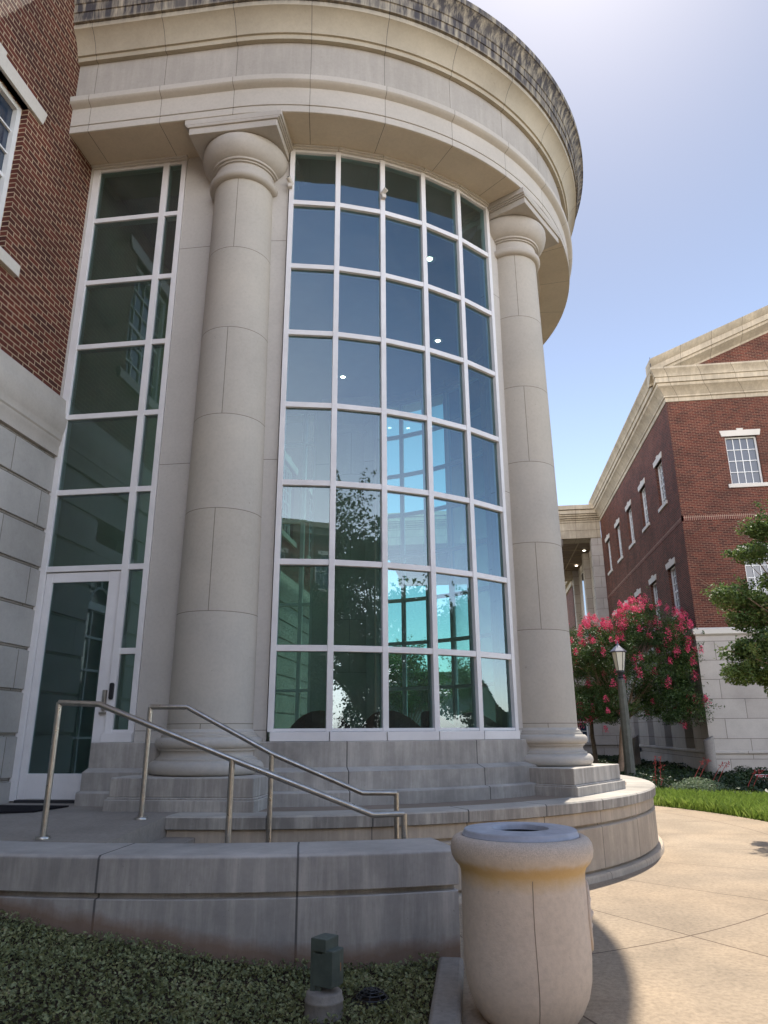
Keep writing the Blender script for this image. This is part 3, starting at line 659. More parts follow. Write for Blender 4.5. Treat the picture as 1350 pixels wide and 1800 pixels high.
# moulded string course and rusticated stone base
for (ya, yb) in ((-24, 7.70), (16.2, 40)):
    sc = MB()
    pr = [(-.3, 4.80), (.10, 4.80), (.10, 4.93), (.13, 4.95), (.13, 4.99), (.17, 5.01), (.17, 5.08), (.19, 5.10), (.23, 5.16), (.25, 5.24), (.25, 5.30), (.19, 5.31), (.19, 5.36), (.16, 5.40), (.13, 5.56), (-.3, 5.56)]
    pr = [(a*.36+.045, z) if a > 0 else (a, z) for a, z in pr]
    n_ = len(pr); L = [ya+(yb-ya)*i/20 for i in range(21)]
    sc.add([(XW+a, y, z) for y in L for a, z in pr], [(i*n_+j, (i+1)*n_+j, (i+1)*n_+(j+1) % n_, i*n_+(j+1) % n_) for i in range(20) for j in range(n_)]+[tuple(range(n_)), tuple(20*n_+k for k in range(n_))])
    build('string_course', sc, M_PLAIN, B, ang=30)
    rb = MB(); zc = 4.80; k = 0
    arches = [(y1_-.60, y1_+.60) for y1_ in [6.05-3.25*q for q in range(9)]] if ya < 0 else []
    while zc > .3:
        z0 = max(.2, zc-.47)
        ye = yb-.03*0
        segs = []; cur = ya
        for (p, q) in sorted(arches):
            if z0 < 3.9: segs.append((cur, p)); cur = q
        segs.append((cur, ye))
        for (p, q) in segs:
            if q-p > .05: rb.box(p, q, -.3, .06, z0, zc-.045, ML); rb.box(p, q, -.3, .028, zc-.045, zc, ML)
        zc = z0
    build('stone_base', rb, M_RUST, B, smooth=False, bevel=.005)
    for (p, q) in arches[:5]:
        am = MB(); c0 = (p+q)/2; R1 = (q-p)/2; zs = 3.2
        # arched head: stone spandrel ring + fan light bars
        outer = []; 
        for i in range(13):
            t = pi*i/12; outer.append((c0+R1*cos(t)*.999, zs+R1*sin(t)))
        poly = [(q, 4.0), (q, zs)]+outer[1:-1]+[(p, zs), (p, 4.0)]
        # triangulated spandrel
        for i in range(12):
            a1_, a2_ = outer[i], outer[i+1]; t1 = (a1_[0], 4.0); t2 = (a2_[0], 4.0)
            am.quad(ML(a1_[0], .06, a1_[1]), ML(t1[0], .06, 4.), ML(t2[0], .06, 4.), ML(a2_[0], .06, a2_[1]))
            am.quad(ML(a1_[0], .06, a1_[1]), ML(a2_[0], .06, a2_[1]), ML(a2_[0], -.2, a2_[1]), ML(a1_[0], -.2, a1_[1]))
        build('arch_spandrel', am, M_RUST, B, smooth=False, recalc=False)
        fm = MB()
        for i in range(12):
            for rr_ in (R1-.05, R1*.45):
                t0, t1 = pi*i/12, pi*(i+1)/12
                fm.tube([ML(c0+rr_*cos(t0), -.12, zs+rr_*sin(t0)), ML(c0+rr_*cos(t1), -.12, zs+rr_*sin(t1))], .02, 4)
        for t in (.5, 1.05, 1.57, 2.09, 2.64): fm.tube([ML(c0+R1*.45*cos(t), -.12, zs+R1*.45*sin(t)), ML(c0+R1*.95*cos(t), -.12, zs+R1*.95*sin(t))], .015, 4)
        fm.box(p, p+.07, -.16, -.08, .9, zs, ML); fm.box(q-.07, q, -.16, -.08, .9, zs, ML); fm.box(p, q, -.16, -.07, zs-.07, zs+.03, ML); fm.box(p, q, -.16, -.07, .9, 1.0, ML)
        for i in (1, 2): fm.box(p+(q-p)*i/3-.015, p+(q-p)*i/3+.015, -.14, -.1, 1, zs, ML)
        for i in range(1, 5): fm.box(p, q, -.139, -.099, 1+(zs-1)*i/5-.015, 1+(zs-1)*i/5+.015, ML)
        w = build('window', fm, M_WPAINT, B, smooth=False)
        gm = MB(); gm.box(p, q, -.2, -.17, .9, 3.95, ML); build('pane', gm, M_WGLASS, w, smooth=False)

# interior furnishing seen through the glass
def armchair(x, y, rot, mat, label):
    t = thing('armchair', (x, y, .80), label, 'armchair', 'armchairs inside the rotunda')
    Mx = Matrix.Translation((x, y, .80)) @ Matrix.Rotation(rot, 4, 'Z')
    def R(a, b, c_): v = Mx @ Vector((a, b, c_)); return (v.x, v.y, v.z)
    s = MB(); s.box(-.3, .3, -.28, .3, .16, .42, R); build('seat', s, mat, t, bevel=.05)
    b = MB(); nA = 16
    for k in range(nA):
        a0, a1 = pi*(-.06+1.12*k/nA), pi*(-.06+1.12*(k+1)/nA)
        def h(a): return .62+.32*max(0, sin(a))**1.5
        P = [(.36*cos(a0), .36*sin(a0)), (.43*cos(a0), .43*sin(a0)), (.43*cos(a1), .43*sin(a1)), (.36*cos(a1), .36*sin(a1))]
        hs = [h(a0), h(a0), h(a1), h(a1)]
        b.add([R(*p, .12) for p in P]+[R(*p, q) for p, q in zip(P, hs)], [(0, 1, 2, 3), (4, 5, 6, 7), (0, 1, 5, 4), (1, 2, 6, 5), (2, 3, 7, 6), (3, 0, 4, 7)])
    build('backrest', b, mat, t)
    for i, j in ((-.25, -.22), (.25, -.22), (-.25, .25), (.25, .25)):
        l = MB(); l.tube([R(i, j, 0), R(i*.92, j*.92, .17)], [.015, .022], 8); build('leg', l, M_DMETAL, t)
armchair(-.35, 9.35, 2.2, M_CHAIRB, 'brown leather armchair behind the bottom row of panes, fourth from the left')
armchair(.05, 10.2, 2.6, M_CHAIRW, 'cream armchair behind the glass to the right of the brown one')
armchair(-1.05, 9.0, 3.0, M_CHAIRB, 'dark armchair just behind the middle bottom pane')
armchair(-1.95, 8.9, 3.3, M_CHAIRB, 'reddish brown armchair behind the second bottom pane from the left')
for (x, y, lb) in ((-.57, 10.57, 'small lit ceiling lamp showing through the fourth pane of the second row'), (-.59, 13.31, 'small lit ceiling lamp showing through the fourth pane of the third row'), (-2.86, 14.6, 'small lit ceiling lamp showing through the second pane of the fourth row')):
    t = thing('ceiling_light', (x, y, 9.36), lb, 'ceiling light', 'downlights in the rotunda ceiling')
    r_ = MB(); r_.lathe(x, y, [(.07, 9.33), (.11, 9.325), (.115, 9.34), (.115, 9.36)], 20); build('trim_ring', r_, M_WPAINT, t)
    l = MB(); l.cap(x, y, .05, 9.332, 20); build('lamp', l, M_LIT, t)

# security cameras on the window frame
def seccam(a, z, label, aim):
    x, y = pol(a, 4.27); t = thing('security_camera', (x, y, z), label, 'security camera', 'small cameras mounted at the top of the tall window')
    e = Vector((cos(radians(a)), sin(radians(a)), 0)); s = Vector((-e.y, e.x, 0)); p = Vector((x, y, z))
    b = MB(); 
    for i in range(1): b.box(-.02, .03, -.03, .03, -.06, .0, lambda i_, j_, k_: tuple(p+e*i_+s*j_+Vector((0, 0, k_))))
    build('bracket', b, M_LINT, t, smooth=False, bevel=.006)
    q = p+Vector((0, 0, .04)); d = (e*.6+s*aim+Vector((0, 0, .45))).normalized()
    c_ = MB(); c_.tube([tuple(q-d*.05), tuple(q-d*.04), tuple(q+d*.06), tuple(q+d*.065)], [.02, .032, .034, .028], 14); h = build('camera_head', c_, M_LINT, t)
    l = MB(); l.tube([tuple(q+d*.0655), tuple(q+d*.07)], .02, 12); build('lens', l, M_BLACK, h)
seccam(-81.4, 8.57, 'tiny beige security camera on the left edge of the tall window beside the column', -.3)
seccam(-64.2, 8.57, 'tiny pale security camera on the mullion right of the second pane', .4)
seccam(-21, 8.55, 'tiny grey security camera sticking out behind the right column under the soffit', .9)

dm_ = MB(); dm_.prism([(-5.1, 6.45), (-4.25, 6.78), (-4.2, 7.30), (-5.1, 7.30)], .789, .801)
tag(build('door_mat', dm_, M_MAT, loc=(-4.7, 7, .789), smooth=False), 'black door mat on the landing before the glass door', 'door mat')

# ================================================================= handrails
def rail(pts, mids, base, label):
    t = thing('handrail', (pts[0][0], pts[0][1], base), label, 'handrail', 'steel handrails of the steps')
    m1 = MB(); m1.tube([pts[0][:2]+(pts[0][2],)] + pts[1:], .0235, 14); build('top_rail', m1, M_STEEL, t, ang=50)
    # posts
    ends = [(pts[0], base)]+mids+[(pts[-1], .0)]
    for (p, zb) in ends:
        q = MB(); q.tube([(p[0], p[1], zb), (p[0], p[1], p[2]-.0)], .0235, 14); po = build('post', q, M_STEEL, t)
        f = MB(); f.lathe(p[0], p[1], [(.024, zb+.012), (.05, zb+.010), (.056, zb+.002), (.056, zb-.01)], 20); build('flange', f, M_STEEL, po)
rail([(-3.45, 5.67, 1.742), (-3.085, 5.65, 1.724), (-1.972, 5.735, 1.297), (-.89, 5.98, .877), (-.652, 6.07, .878)], [((-1.972, 5.735, 1.297), .1)], .722,
     'brushed steel handrail along the inner side of the low wall, nearer of the two')
rail([(-3.035, 6.48, 1.727), (-2.68, 6.48, 1.724), (-1.893, 6.573, 1.314), (-1.104, 6.786, .973), (-.809, 6.9, .965)], [((-1.893, 6.573, 1.314), .1)], .778,
     'brushed steel handrail against the terrace, farther of the two')

# ================================================================= trash can
cx, cy = .185, 4.61
t = thing('trash_can', (cx, cy, 0), 'round cast stone trash can with grey ring lid and ochre stain under its rolled rim', 'trash can')
prof = [(.24, .0), (.262, .012), (.29, .05), (.325, .12), (.345, .20), (.353, .30), (.354, .45), (.352, .60), (.350, .70), (.352, .735), (.362, .762), (.385, .785), (.402, .815), (.408, .85), (.403, .885), (.388, .908), (.365, .92), (.345, .922), (.338, .915), (.335, .88), (.33, .5), (.2, .48)]
body = MB(); body.lathe(cx, cy, prof, 72)
mcan, tt, bb = None, None, None
mcan = M_CANC.copy(); mcan.name = 'cast_stone_can_stained'; tt = mcan.node_tree; bb = tt.nodes['Principled BSDF']
src = bb.inputs['Base Color'].links[0].from_socket
pos = N(tt, 'ShaderNodeNewGeometry').outputs['Position']; sp = N(tt, 'ShaderNodeSeparateXYZ'); tt.links.new(pos, sp.inputs[0])
wz = N(tt, 'ShaderNodeMath', operation='MULTIPLY_ADD'); tt.links.new(noise(tt, 9, 4, .6), wz.inputs[0]); wz.inputs[1].default_value = .07; tt.links.new(sp.outputs[2], wz.inputs[2])
f1 = ramp(tt, wz.outputs[0], [(.70, 0.), (.785, .85), (.815, .75), (.845, 0.)])
c1_ = mixc(tt, f1, src, (.62, .42, .17))
f2 = ramp(tt, wz.outputs[0], [(.84, 0.), (.90, 1.)]); sp2 = ramp(tt, noise(tt, 150, 3, .8), [(.42, 0.), (.62, .8)])
mm = N(tt, 'ShaderNodeMath', operation='MULTIPLY'); tt.links.new(f2, mm.inputs[0]); tt.links.new(sp2, mm.inputs[1])
c2_ = mixc(tt, mm.outputs[0], c1_, (.42, .35, .28)); tt.links.new(c2_, bb.inputs['Base Color'])
bo = build('body', body, mcan, t, ang=60)
sm = MB(); a = radians(-84)   # casting seam
pts = []
for (r_, z_) in prof[2:10]: pts.append((cx+(r_+.0005)*cos(a+.01*sin(z_*9)), cy+(r_+.0005)*sin(a+.01*sin(z_*9)), z_))
sm.tube(pts, .0022, 6); build('seam', sm, simple('seam_dirt', (.28, .22, .17), .9), bo)
ld = MB(); ld.lathe(cx, cy, [(.336, .90), (.336, .925), (.331, .93), (.326, .948), (.320, .953), (.175, .958), (.168, .955), (.162, .94), (.16, .86), (.155, .86)], 72); build('lid', ld, M_GLID, t, ang=30)
ln = MB(); ln.lathe(cx, cy, [(.15, .93), (.15, .35), (.0, .35)], 40); build('liner', ln, M_BLACK, t)
em = MB(); ea = radians(6)
def EP(u, v, d=0): # point on can side: u along circumference, v height
    aa = ea+u/.354; rr_ = .354+d; return (cx+rr_*cos(aa), cy+rr_*sin(aa), .5+v)
ovp = [EP(.11*cos(k*pi/14), .17*sin(k*pi/14), .004) for k in range(29)]; em.tube(ovp, .010, 8, cap=False)
for (u, v, w_) in ((0, .06, .035), (0, -.07, .04), (.05, 0, .03), (-.05, 0, .03), (0, 0, .03)): em.tube([EP(u-w_, v, .006), EP(u, v+.02, .014), EP(u+w_, v, .006)], [.006, .014, .006], 8)
build('emblem', em, M_CANC, t)

# ================================================================= junction box on footing, drain grate
jx, jy = -.935, 4.46
t = thing('junction_box', (jx, jy, 0), 'grey-green electrical box on a short concrete footing in the ground cover', 'electrical box')
fm = MB(); fm.lathe(jx, jy, [(.11, -.05), (.106, .03), (.104, .085), (.108, .09), (.105, .10), (.100, .105), (.099, .128), (.09, .136), (.05, .139), (0.001, .141)], 40); build('footing', fm, M_CONC, t, ang=60)
Mj = Matrix.Translation((jx, jy, 0)) @ Matrix.Rotation(radians(-24), 4, 'Z')
def RJ(a, b, c_): v = Mj @ Vector((a, b, c_)); return (v.x, v.y, v.z)
p = MB(); p.box(-.062, -.045, -.05, .05, .12, .395, RJ); p.box(-.045, -.03, -.05, -.042, .12, .39, RJ); p.box(-.03, .0, -.04, -.02, .12, .17, RJ); build('mounting_post', p, M_GREEN, t, smooth=False, bevel=.002)
p = MB(); p.box(-.043, .085, -.055, .055, .165, .325, RJ); p.prism([(.02, -.0551), (.09, -.0551), (.10, .0), (.09, .056), (.02, .056)], .17, .345, RJ)
bx_ = build('box', p, M_GREEN, t, smooth=False, bevel=.005)
p = MB(); p.box(-.048, .05, -.062, .062, .335, .40, RJ); build('hood', p, M_GREEN, bx_, smooth=False, bevel=.004)
p = MB(); p.box(.0955, .0975, -.012, .018, .24, .28, RJ); build('decal', p, M_ORANGE, bx_, smooth=False)
t = thing('drain_grate', (-.70, 4.66, .02), 'black domed drain grate sunk in the ground cover beside the electrical box', 'drain grate')
p = MB()
for k, (r_, z_) in enumerate(((.10, .03), (.088, .052), (.070, .070), (.050, .082), (.028, .089))):
    p.tube([(-.70+r_*cos(q*pi/16), 4.66+r_*sin(q*pi/16), z_) for q in range(33)], .0045, 6, cap=False)
for q in range(8):
    a = q*pi/4; p.tube([(-.70+r_*cos(a), 4.66+r_*sin(a), z_) for r_, z_ in ((.1, .03), (.07, .071), (.0, .093))], .004, 6)
build('dome', p, M_BLACK, t)
p = MB(); p.lathe(-.70, 4.66, [(.115, .0), (.115, .03), (.1, .034), (.097, .0)], 32); build('rim', p, M_BLACK, t)

# ================================================================= brick building on the right
RX, RY = 7.75, 27.0
RB = thing('brick_building', (RX, RY, 0), 'three storey red brick building with pediment and pale limestone base, standing at right', 'building')
MS = lambda u, d, z: (RX-d, u, z)       # side facade, u = y
MF = lambda u, d, z: (u, RY-d, z)       # front facade, u = x
side = [29.3+3.2*k for k in range(5)]
so_ = [(c_-.55, c_+.55, a, b) for c_ in side for a, b in ((5.83, 7.75), (10.36, 12.2))]
bw = MB(); grid_wall(bw, MS, RY, 44.0, 4.97, 14.0, so_, .14)
front = [10.3+3.2*k for k in range(6)]
fo_ = [(c_-.58, c_+.58, a, b) for c_ in front for a, b in ((5.83, 7.75), (10.36, 12.3))]
grid_wall(bw, MF, RX, 27.0, 4.97, 14.0, fo_, .14)
build('brick_wall', bw, M_BRICK2, RB, smooth=False, recalc=False)
for o in so_: window(RB, MS, *o, 4, 6, .14, lo=.17, lh=.24, fw=.06, mun=.03, sash=True)
for o in fo_: window(RB, MF, *o, 4, 4, .14, lo=.17, lh=.24, fw=.06, mun=.03, sash=False)
# soldier band
for M_, u0_, u1_ in ((MS, RY, 44), (MF, RX, 27)):
    q = MB(); q.box(u0_-.012, u1_, -.05, .012, 9.0, 9.203, M_); build('brick_band', q, M_SOLD, RB, smooth=False)
q = MB(); q.box(RX+.3, 27, RY+.3, 43.9, 0, 14.2); build('building_body', q, M_BRICK2, RB, smooth=False)
# stone base with tall windows
bo_ = [(c_-.55, c_+.65, .82, 3.8) for c_ in side]
sb = MB(); MS2 = lambda u, d, z: (RX-.10-d, u, z); MF2 = lambda u, d, z: (u, RY-.10-d, z)
grid_wall(sb, MS2, RY-.10, 44.0, -.1, 4.70, bo_, .35)
grid_wall(sb, MF2, RX-.10, 27.0, -.1, 4.70, [(c_-.5, c_+.5, .82, 3.8) for c_ in front], .35)
build('stone_base', sb, M_RBASE, RB, smooth=False, recalc=False)
for o in bo_: window(RB, MS2, *o, 2, 5, .35, lint=False, sill=False, fw=.09, mun=.04)
for c_ in front: window(RB, MF2, c_-.5, c_+.5, .82, 3.8, 2, 5, .35, lint=False, sill=False, fw=.09, mun=.04)
def corner_trim(name, prof, mat, y1=44.0, x1=27.0, par=None):
    """profile (out, z) running along the side facade and round the corner to the front"""
    mb = MB(); n_ = len(prof); st = []
    for i in range(12): st.append([(RX-a, y1+(RY-a-y1)*i/12, z) for a, z in prof])
    st.append([(RX-a, RY-a, z) for a, z in prof])
    for i in range(1, 13): st.append([(RX-a+(x1-RX+a)*i/12, RY-a, z) for a, z in prof])
    vs = [p for s_ in st for p in s_]; fs = []; uvs = []
    def U(p): return (p[0]-p[1])
    for i in range(len(st)-1):
        for j in range(n_):
            k = (j+1) % n_; f = (i*n_+j, (i+1)*n_+j, (i+1)*n_+k, i*n_+k); fs.append(f)
            uvs.append([(U(vs[w]), vs[w][2] if abs(prof[j][1]-prof[k][1]) > .01 else 1.0) for w in f])
    mb.add(vs, fs, uvs); return build(name, mb, mat, par or RB, ang=25)
corner_trim('ledge', [(-.1, 4.70), (.12, 4.70), (.18, 4.74), (.20, 4.76), (.20, 4.93), (.12, 4.98), (-.1, 4.98)], M_LINT)
corner_trim('water_table', [(-.1, .70), (.13, .70), (.16, .73), (.16, .79), (.12, .81), (-.1, .81)], M_RBASE)
corner_trim('footing_course', [(-.1, -.1), (.14, -.1), (.14, .10), (.11, .12), (-.1, .12)], M_RBASE)
corner_trim('cornice', [(-.1, 13.9), (.03, 13.9), (.04, 14.05), (.09, 14.08), (.09, 14.14), (.13, 14.2), (.22, 14.35), (.34, 14.45), (.36, 14.5), (.36, 14.56), (.42, 14.58), (.42, 14.78), (.46, 14.80), (.46, 14.84), (.50, 14.95), (.58, 15.06), (.60, 15.09), (.60, 15.16), (-.1, 15.22)], M_FARST)
# pediment over the front
ax, sl_ = 17.4, .425
pd = MB(); hgt = (ax-(RX-.55))*sl_
pd.prism([(RX+.2, 15.1), (27.2, 15.1), (ax, 15.1+(ax-RX-.2)*sl_)], RY-.02, RY+.2, lambda u, z, d: (u, d, z)); build('pediment_brick', pd, M_BRICK2, RB, smooth=False)
pr = [(-.2, -.42), (.02, -.42), (.05, -.34), (.10, -.30), (.22, -.2), (.34, -.12), (.36, -.02), (.42, 0.), (.42, .22), (.46, .26), (.58, .44), (.60, .50), (-.2, .52)]
rk = MB(); n_ = len(pr); vs = []; fs = []; uvs = []
st = [(RX-.58+(ax-RX+.58)*i/9, 15.16-.12+(ax-RX+.58)*i/9*sl_) for i in range(10)]+[(ax+(ax-RX+.58)*i/9, 15.16-.12+(ax-RX+.58)*(1-i/9)*sl_) for i in range(1, 10)]
for (x_, z_) in st:
    for a, zz in pr: vs.append((x_, RY-a, z_+zz))
for i in range(len(st)-1):
    for j in range(n_):
        k = (j+1) % n_; fs.append((i*n_+j, (i+1)*n_+j, (i+1)*n_+k, i*n_+k)); u0_, u1_ = i*1.15, (i+1)*1.15; uvs.append([(u0_, 1.), (u1_, 1.), (u1_, 1.3), (u0_, 1.3)])
fs += [tuple(range(n_)), tuple((len(st)-1)*n_+k for k in range(n_))]; uvs += [None, None]
rk.add(vs, fs, uvs); build('raking_cornice', rk, M_FARST, RB, ang=25)
rf = MB()
for i in range(2):
    s_ = 1 if i == 0 else -1
    xa = RX+.4 if i == 0 else 2*ax-RX-.4
    rf.prism([(xa, 15.3), (ax, 15.35+(ax-RX-.4)*sl_), (ax, 15.5+(ax-RX-.4)*sl_), (xa, 15.45)], RY+.1, 43.8, lambda u, z, d: (u, d, z))
build('roof', rf, M_ROOF, RB, smooth=False)
lr = MB(); lr.tube([(RX-.55, RY-.5, 15.2), (RX-.55, RY-.5, 15.65)], .012, 6); build('lightning_rod', lr, M_DMETAL, RB)

# slanted-top downpipe guards
def guard(x, y, h, lb):
    m_ = MB(); r_ = .17; n_ = 20; vs = []; 
    for k in range(n_): a = 2*pi*k/n_; vs.append((x+r_*cos(a), y+r_*sin(a), 0))
    for k in range(n_): a = 2*pi*k/n_; vs.append((x+r_*cos(a), y+r_*sin(a), h+.09*cos(a)))
    m_.add(vs, [tuple(range(n_))[::-1], tuple(range(n_, 2*n_))]+[(k, (k+1) % n_, n_+(k+1) % n_, n_+k) for k in range(n_)])
    tag(build('concrete_bollard', m_, M_CONC, loc=(x, y, 0), bevel=.012), lb, 'bollard', 'slant topped concrete bollards by the building')
guard(7.42, 26.2, 1.22, 'grey slant topped concrete bollard at the corner of the brick building')
guard(6.35, 33.0, 1.22, 'grey slant topped concrete bollard farther back behind the lamp post')
# small hose bib
hb = MB(); hb.tube([(7.6, 38.0, .55), (7.45, 38.0, .5), (7.4, 38.0, .2), (7.4, 38, 0)], .05, 8); hb.tube([(7.6, 38.0, .62), (7.45, 38.0, .62)], .07, 8)
tag(build('standpipe', hb, M_DMETAL, loc=(7.5, 38, 0)), 'small dark pipe fitting on the foot of the pale stone wall', 'pipe')

# ================================================================= portico link behind
PB = thing('portico_building', (3, 44, 0), 'pale stone portico with coffered brown soffit linking behind the brick building', 'portico')
def corner_box(mb, x0, x1, y0, y1, z0, z1): mb.box(x0, x1, y0, y1, z0, z1)
en = MB()
for (d, z0, z1) in ((0, 12.88, 13.38), (.02, 13.385, 13.88), (.06, 13.885, 14.02), (.14, 14.02, 14.12), (.25, 14.12, 14.24), (.36, 14.24, 14.34), (.46, 14.34, 14.58), (.56, 14.60, 14.88)): en.box(-6, 7.74, 44-d, 45.3, z0, z1)
build('entablature', en, M_FARST, PB, smooth=False, bevel=.01)
q = MB(); q.box(-6, 7.74, 53.8, 54.6, 12.3, 13.6); q.box(-6, 7.74, 45.2, 54.7, 13.6, 14.2); build('rear_beam', q, M_FARST, PB, smooth=False)
q = MB(); q.box(-6, 7.7, 45.3, 53.8, 12.95, 13.1); cf = build('soffit', q, M_COFF, PB, smooth=False)
q = MB()
for k in range(12): q.box(7.7-1.15*k-.03, 7.7-1.15*k+.03, 45.3, 53.8, 12.92, 12.96)
for k in range(5): q.box(-6, 7.7, 45.3+2.0*k-.03, 45.3+2.0*k+.03, 12.915, 12.955)
build('soffit_ribs', q, simple('tan_rib', (.34, .28, .19), .7), cf, smooth=False)
for (x_, y_) in ((7.15, 47.4), (7.2, 52.0)):
    q = MB(); q.cap(x_, y_, .09, 12.90, 16); build('lamp', q, M_LIT, cf)
for (x_, y_) in ((7.35, 44.35), (7.35, 48.2), (7.35, 53.9), (4.9, 44.35), (2.0, 44.35), (4.9, 54.0)):
    q = MB(); s_ = .24 if x_ > 7 else .42
    if x_ > 7: q.box(x_-s_, 8.0, y_-.3, y_+.3, 4.0, 12.88)
    else: q.lathe(x_, y_, [(.55, 4.9), (.45, 5.2), (.45, 8), (.40, 12.4), (.52, 12.5), (.56, 12.6), (.56, 12.88)], 32)
    build('pillar', q, M_RBASE, PB, smooth=x_ < 7)
q = MB(); q.box(7.5, 8.05, 44.02, 54.2, 4.0, 12.86); build('side_wall', q, M_RBASE, PB, smooth=False)
q = MB(); q.box(7.44, 7.51, 49.0, 51.6, 5.5, 12.2); gf = build('window', q, M_WPAINT, PB, smooth=False)
q = MB(); q.box(7.42, 7.46, 49.15, 50.2, 5.6, 12.1); q.box(7.42, 7.46, 50.3, 51.45, 5.6, 12.1); build('pane', q, M_WGLASS, gf, smooth=False)
q = MB(); grid_wall(q, lambda u, d, z: (u, 44.0-d, z), -6, 7.74, -.1, 4.9, [(5.0, 6.0, .85, 3.6), (1.8, 2.8, .85, 3.6)], .3); build('stone_base', q, M_RBASE, PB, smooth=False, recalc=False)
for u_ in (5.0, 1.8): window(PB, lambda u, d, z: (u, 44.0-d, z), u_, u_+1, .85, 3.6, 2, 5, .3, lint=False, sill=False, fw=.09, mun=.04)
q = MB(); q.box(-6, 7.74, 44.3, 54, 4.6, 4.9); q.box(-6, 7.74, 43.9, 44.0, .7, .82); build('base_slab', q, M_RBASE, PB, smooth=False)
# distant wing
DW = thing('distant_wing', (7.2, 56, 0), 'distant purplish brick wing with pale cornice seen under the portico soffit', 'building')
MD = lambda u, d, z: (7.3-d, u, z)
dwo = [(61+4.2*k, 62.3+4.2*k, a, a+2.1) for k in range(6) for a in (5.8, 9.6)]
q = MB(); grid_wall(q, MD, 56, 88, -.1, 12.6, dwo, .14); q.box(56.2, 88, -12, -.2, 0, 12.4, MD); build('brick_wall', q, M_BRICK2, DW, smooth=False, recalc=False)
for o in dwo: window(DW, MD, *o, 3, 4, .14, lo=.2, lh=.26, fw=.07, mun=.05)
q = MB()
for (d, z0, z1) in ((.1, 12.2, 12.6), (.3, 12.6, 12.9), (.55, 12.9, 13.3)): q.box(55.8, 88, -12, d, z0, z1, MD)
build('cornice', q, M_FARST, DW, smooth=False)

# ================================================================= building and trees behind the camera (seen mirrored in the glass)
HB = thing('brick_hall', (-6, -26, 0), 'brick building with pale band and stepped roofline mirrored in the left window panes', 'building')
MH = lambda u, d, z: (u, -24+d, z)
ho = [(-18+3.4*k, -16.7+3.4*k, a, a+2.0) for k in range(8) for a in (1.4, 5.6, 9.4)]
q = MB(); grid_wall(q, MH, -20, 12, -.1, 12.6, ho, .15); q.box(-20, 12, -12, -.2, 0, 12.5, MH); build('brick_wall', q, M_BRICK2, HB, smooth=False, recalc=False)
for o in ho[:24]: window(HB, MH, *o, 4, 4, .15, lo=.2, lh=.26)
q = MB(); q.box(-20.3, 12.3, -12, .3, 12.6, 13.0, MH); q.box(-20.5, 12.5, -12, .5, 13.0, 13.3, MH); build('cornice', q, M_FARST, HB, smooth=False)
q = MB(); q.box(-18, 2, -11, -2, 13.3, 15.0, MH); q.box(-6, 1, -8, -3, 15.0, 16.5, MH); build('parapet_block', q, M_BRICK2, HB, smooth=False)

# ================================================================= trees
def limbs(base, top_pts, r0_, fork, lean=(0, 0)):
    """trunk from base to a fork height and tapering limbs to every crown point"""
    mb = MB(); b = Vector(base); f = b+Vector((lean[0], lean[1], fork))
    mb.tube([tuple(b), tuple(b+(f-b)*.3+Vector((.02, -.02, 0))), tuple(b+(f-b)*.7+Vector((-.02, .02, 0))), tuple(f)], [r0_*1.25, r0_, r0_*.9, r0_*.8], 12)
    for p in top_pts:
        p = Vector(p); mid = f+(p-f)*.45+Vector((random.uniform(-.15, .15), random.uniform(-.15, .15), .12))
        mb.tube([tuple(f-Vector((0, 0, .1))), tuple(mid), tuple(p)], [r0_*.5, r0_*.28, r0_*.07], 7)
        for _ in range(3):
            e = p+Vector((random.uniform(-.5, .5), random.uniform(-.5, .5), random.uniform(-.2, .5))); mb.tube([tuple(mid), tuple((mid+e)/2+Vector((0, 0, .08))), tuple(e)], [r0_*.2, r0_*.12, r0_*.04], 5)
    return mb
def crown_pts(c, rx, ry, rz, n, shell=.45):
    out = []
    while len(out) < n:
        v = Vector([random.gauss(0, 1) for _ in range(3)]).normalized()*random.uniform(shell, 1)
        if v.z < -.75: continue
        out.append((c[0]+v.x*rx, c[1]+v.y*ry, c[2]+v.z*rz))
    return out
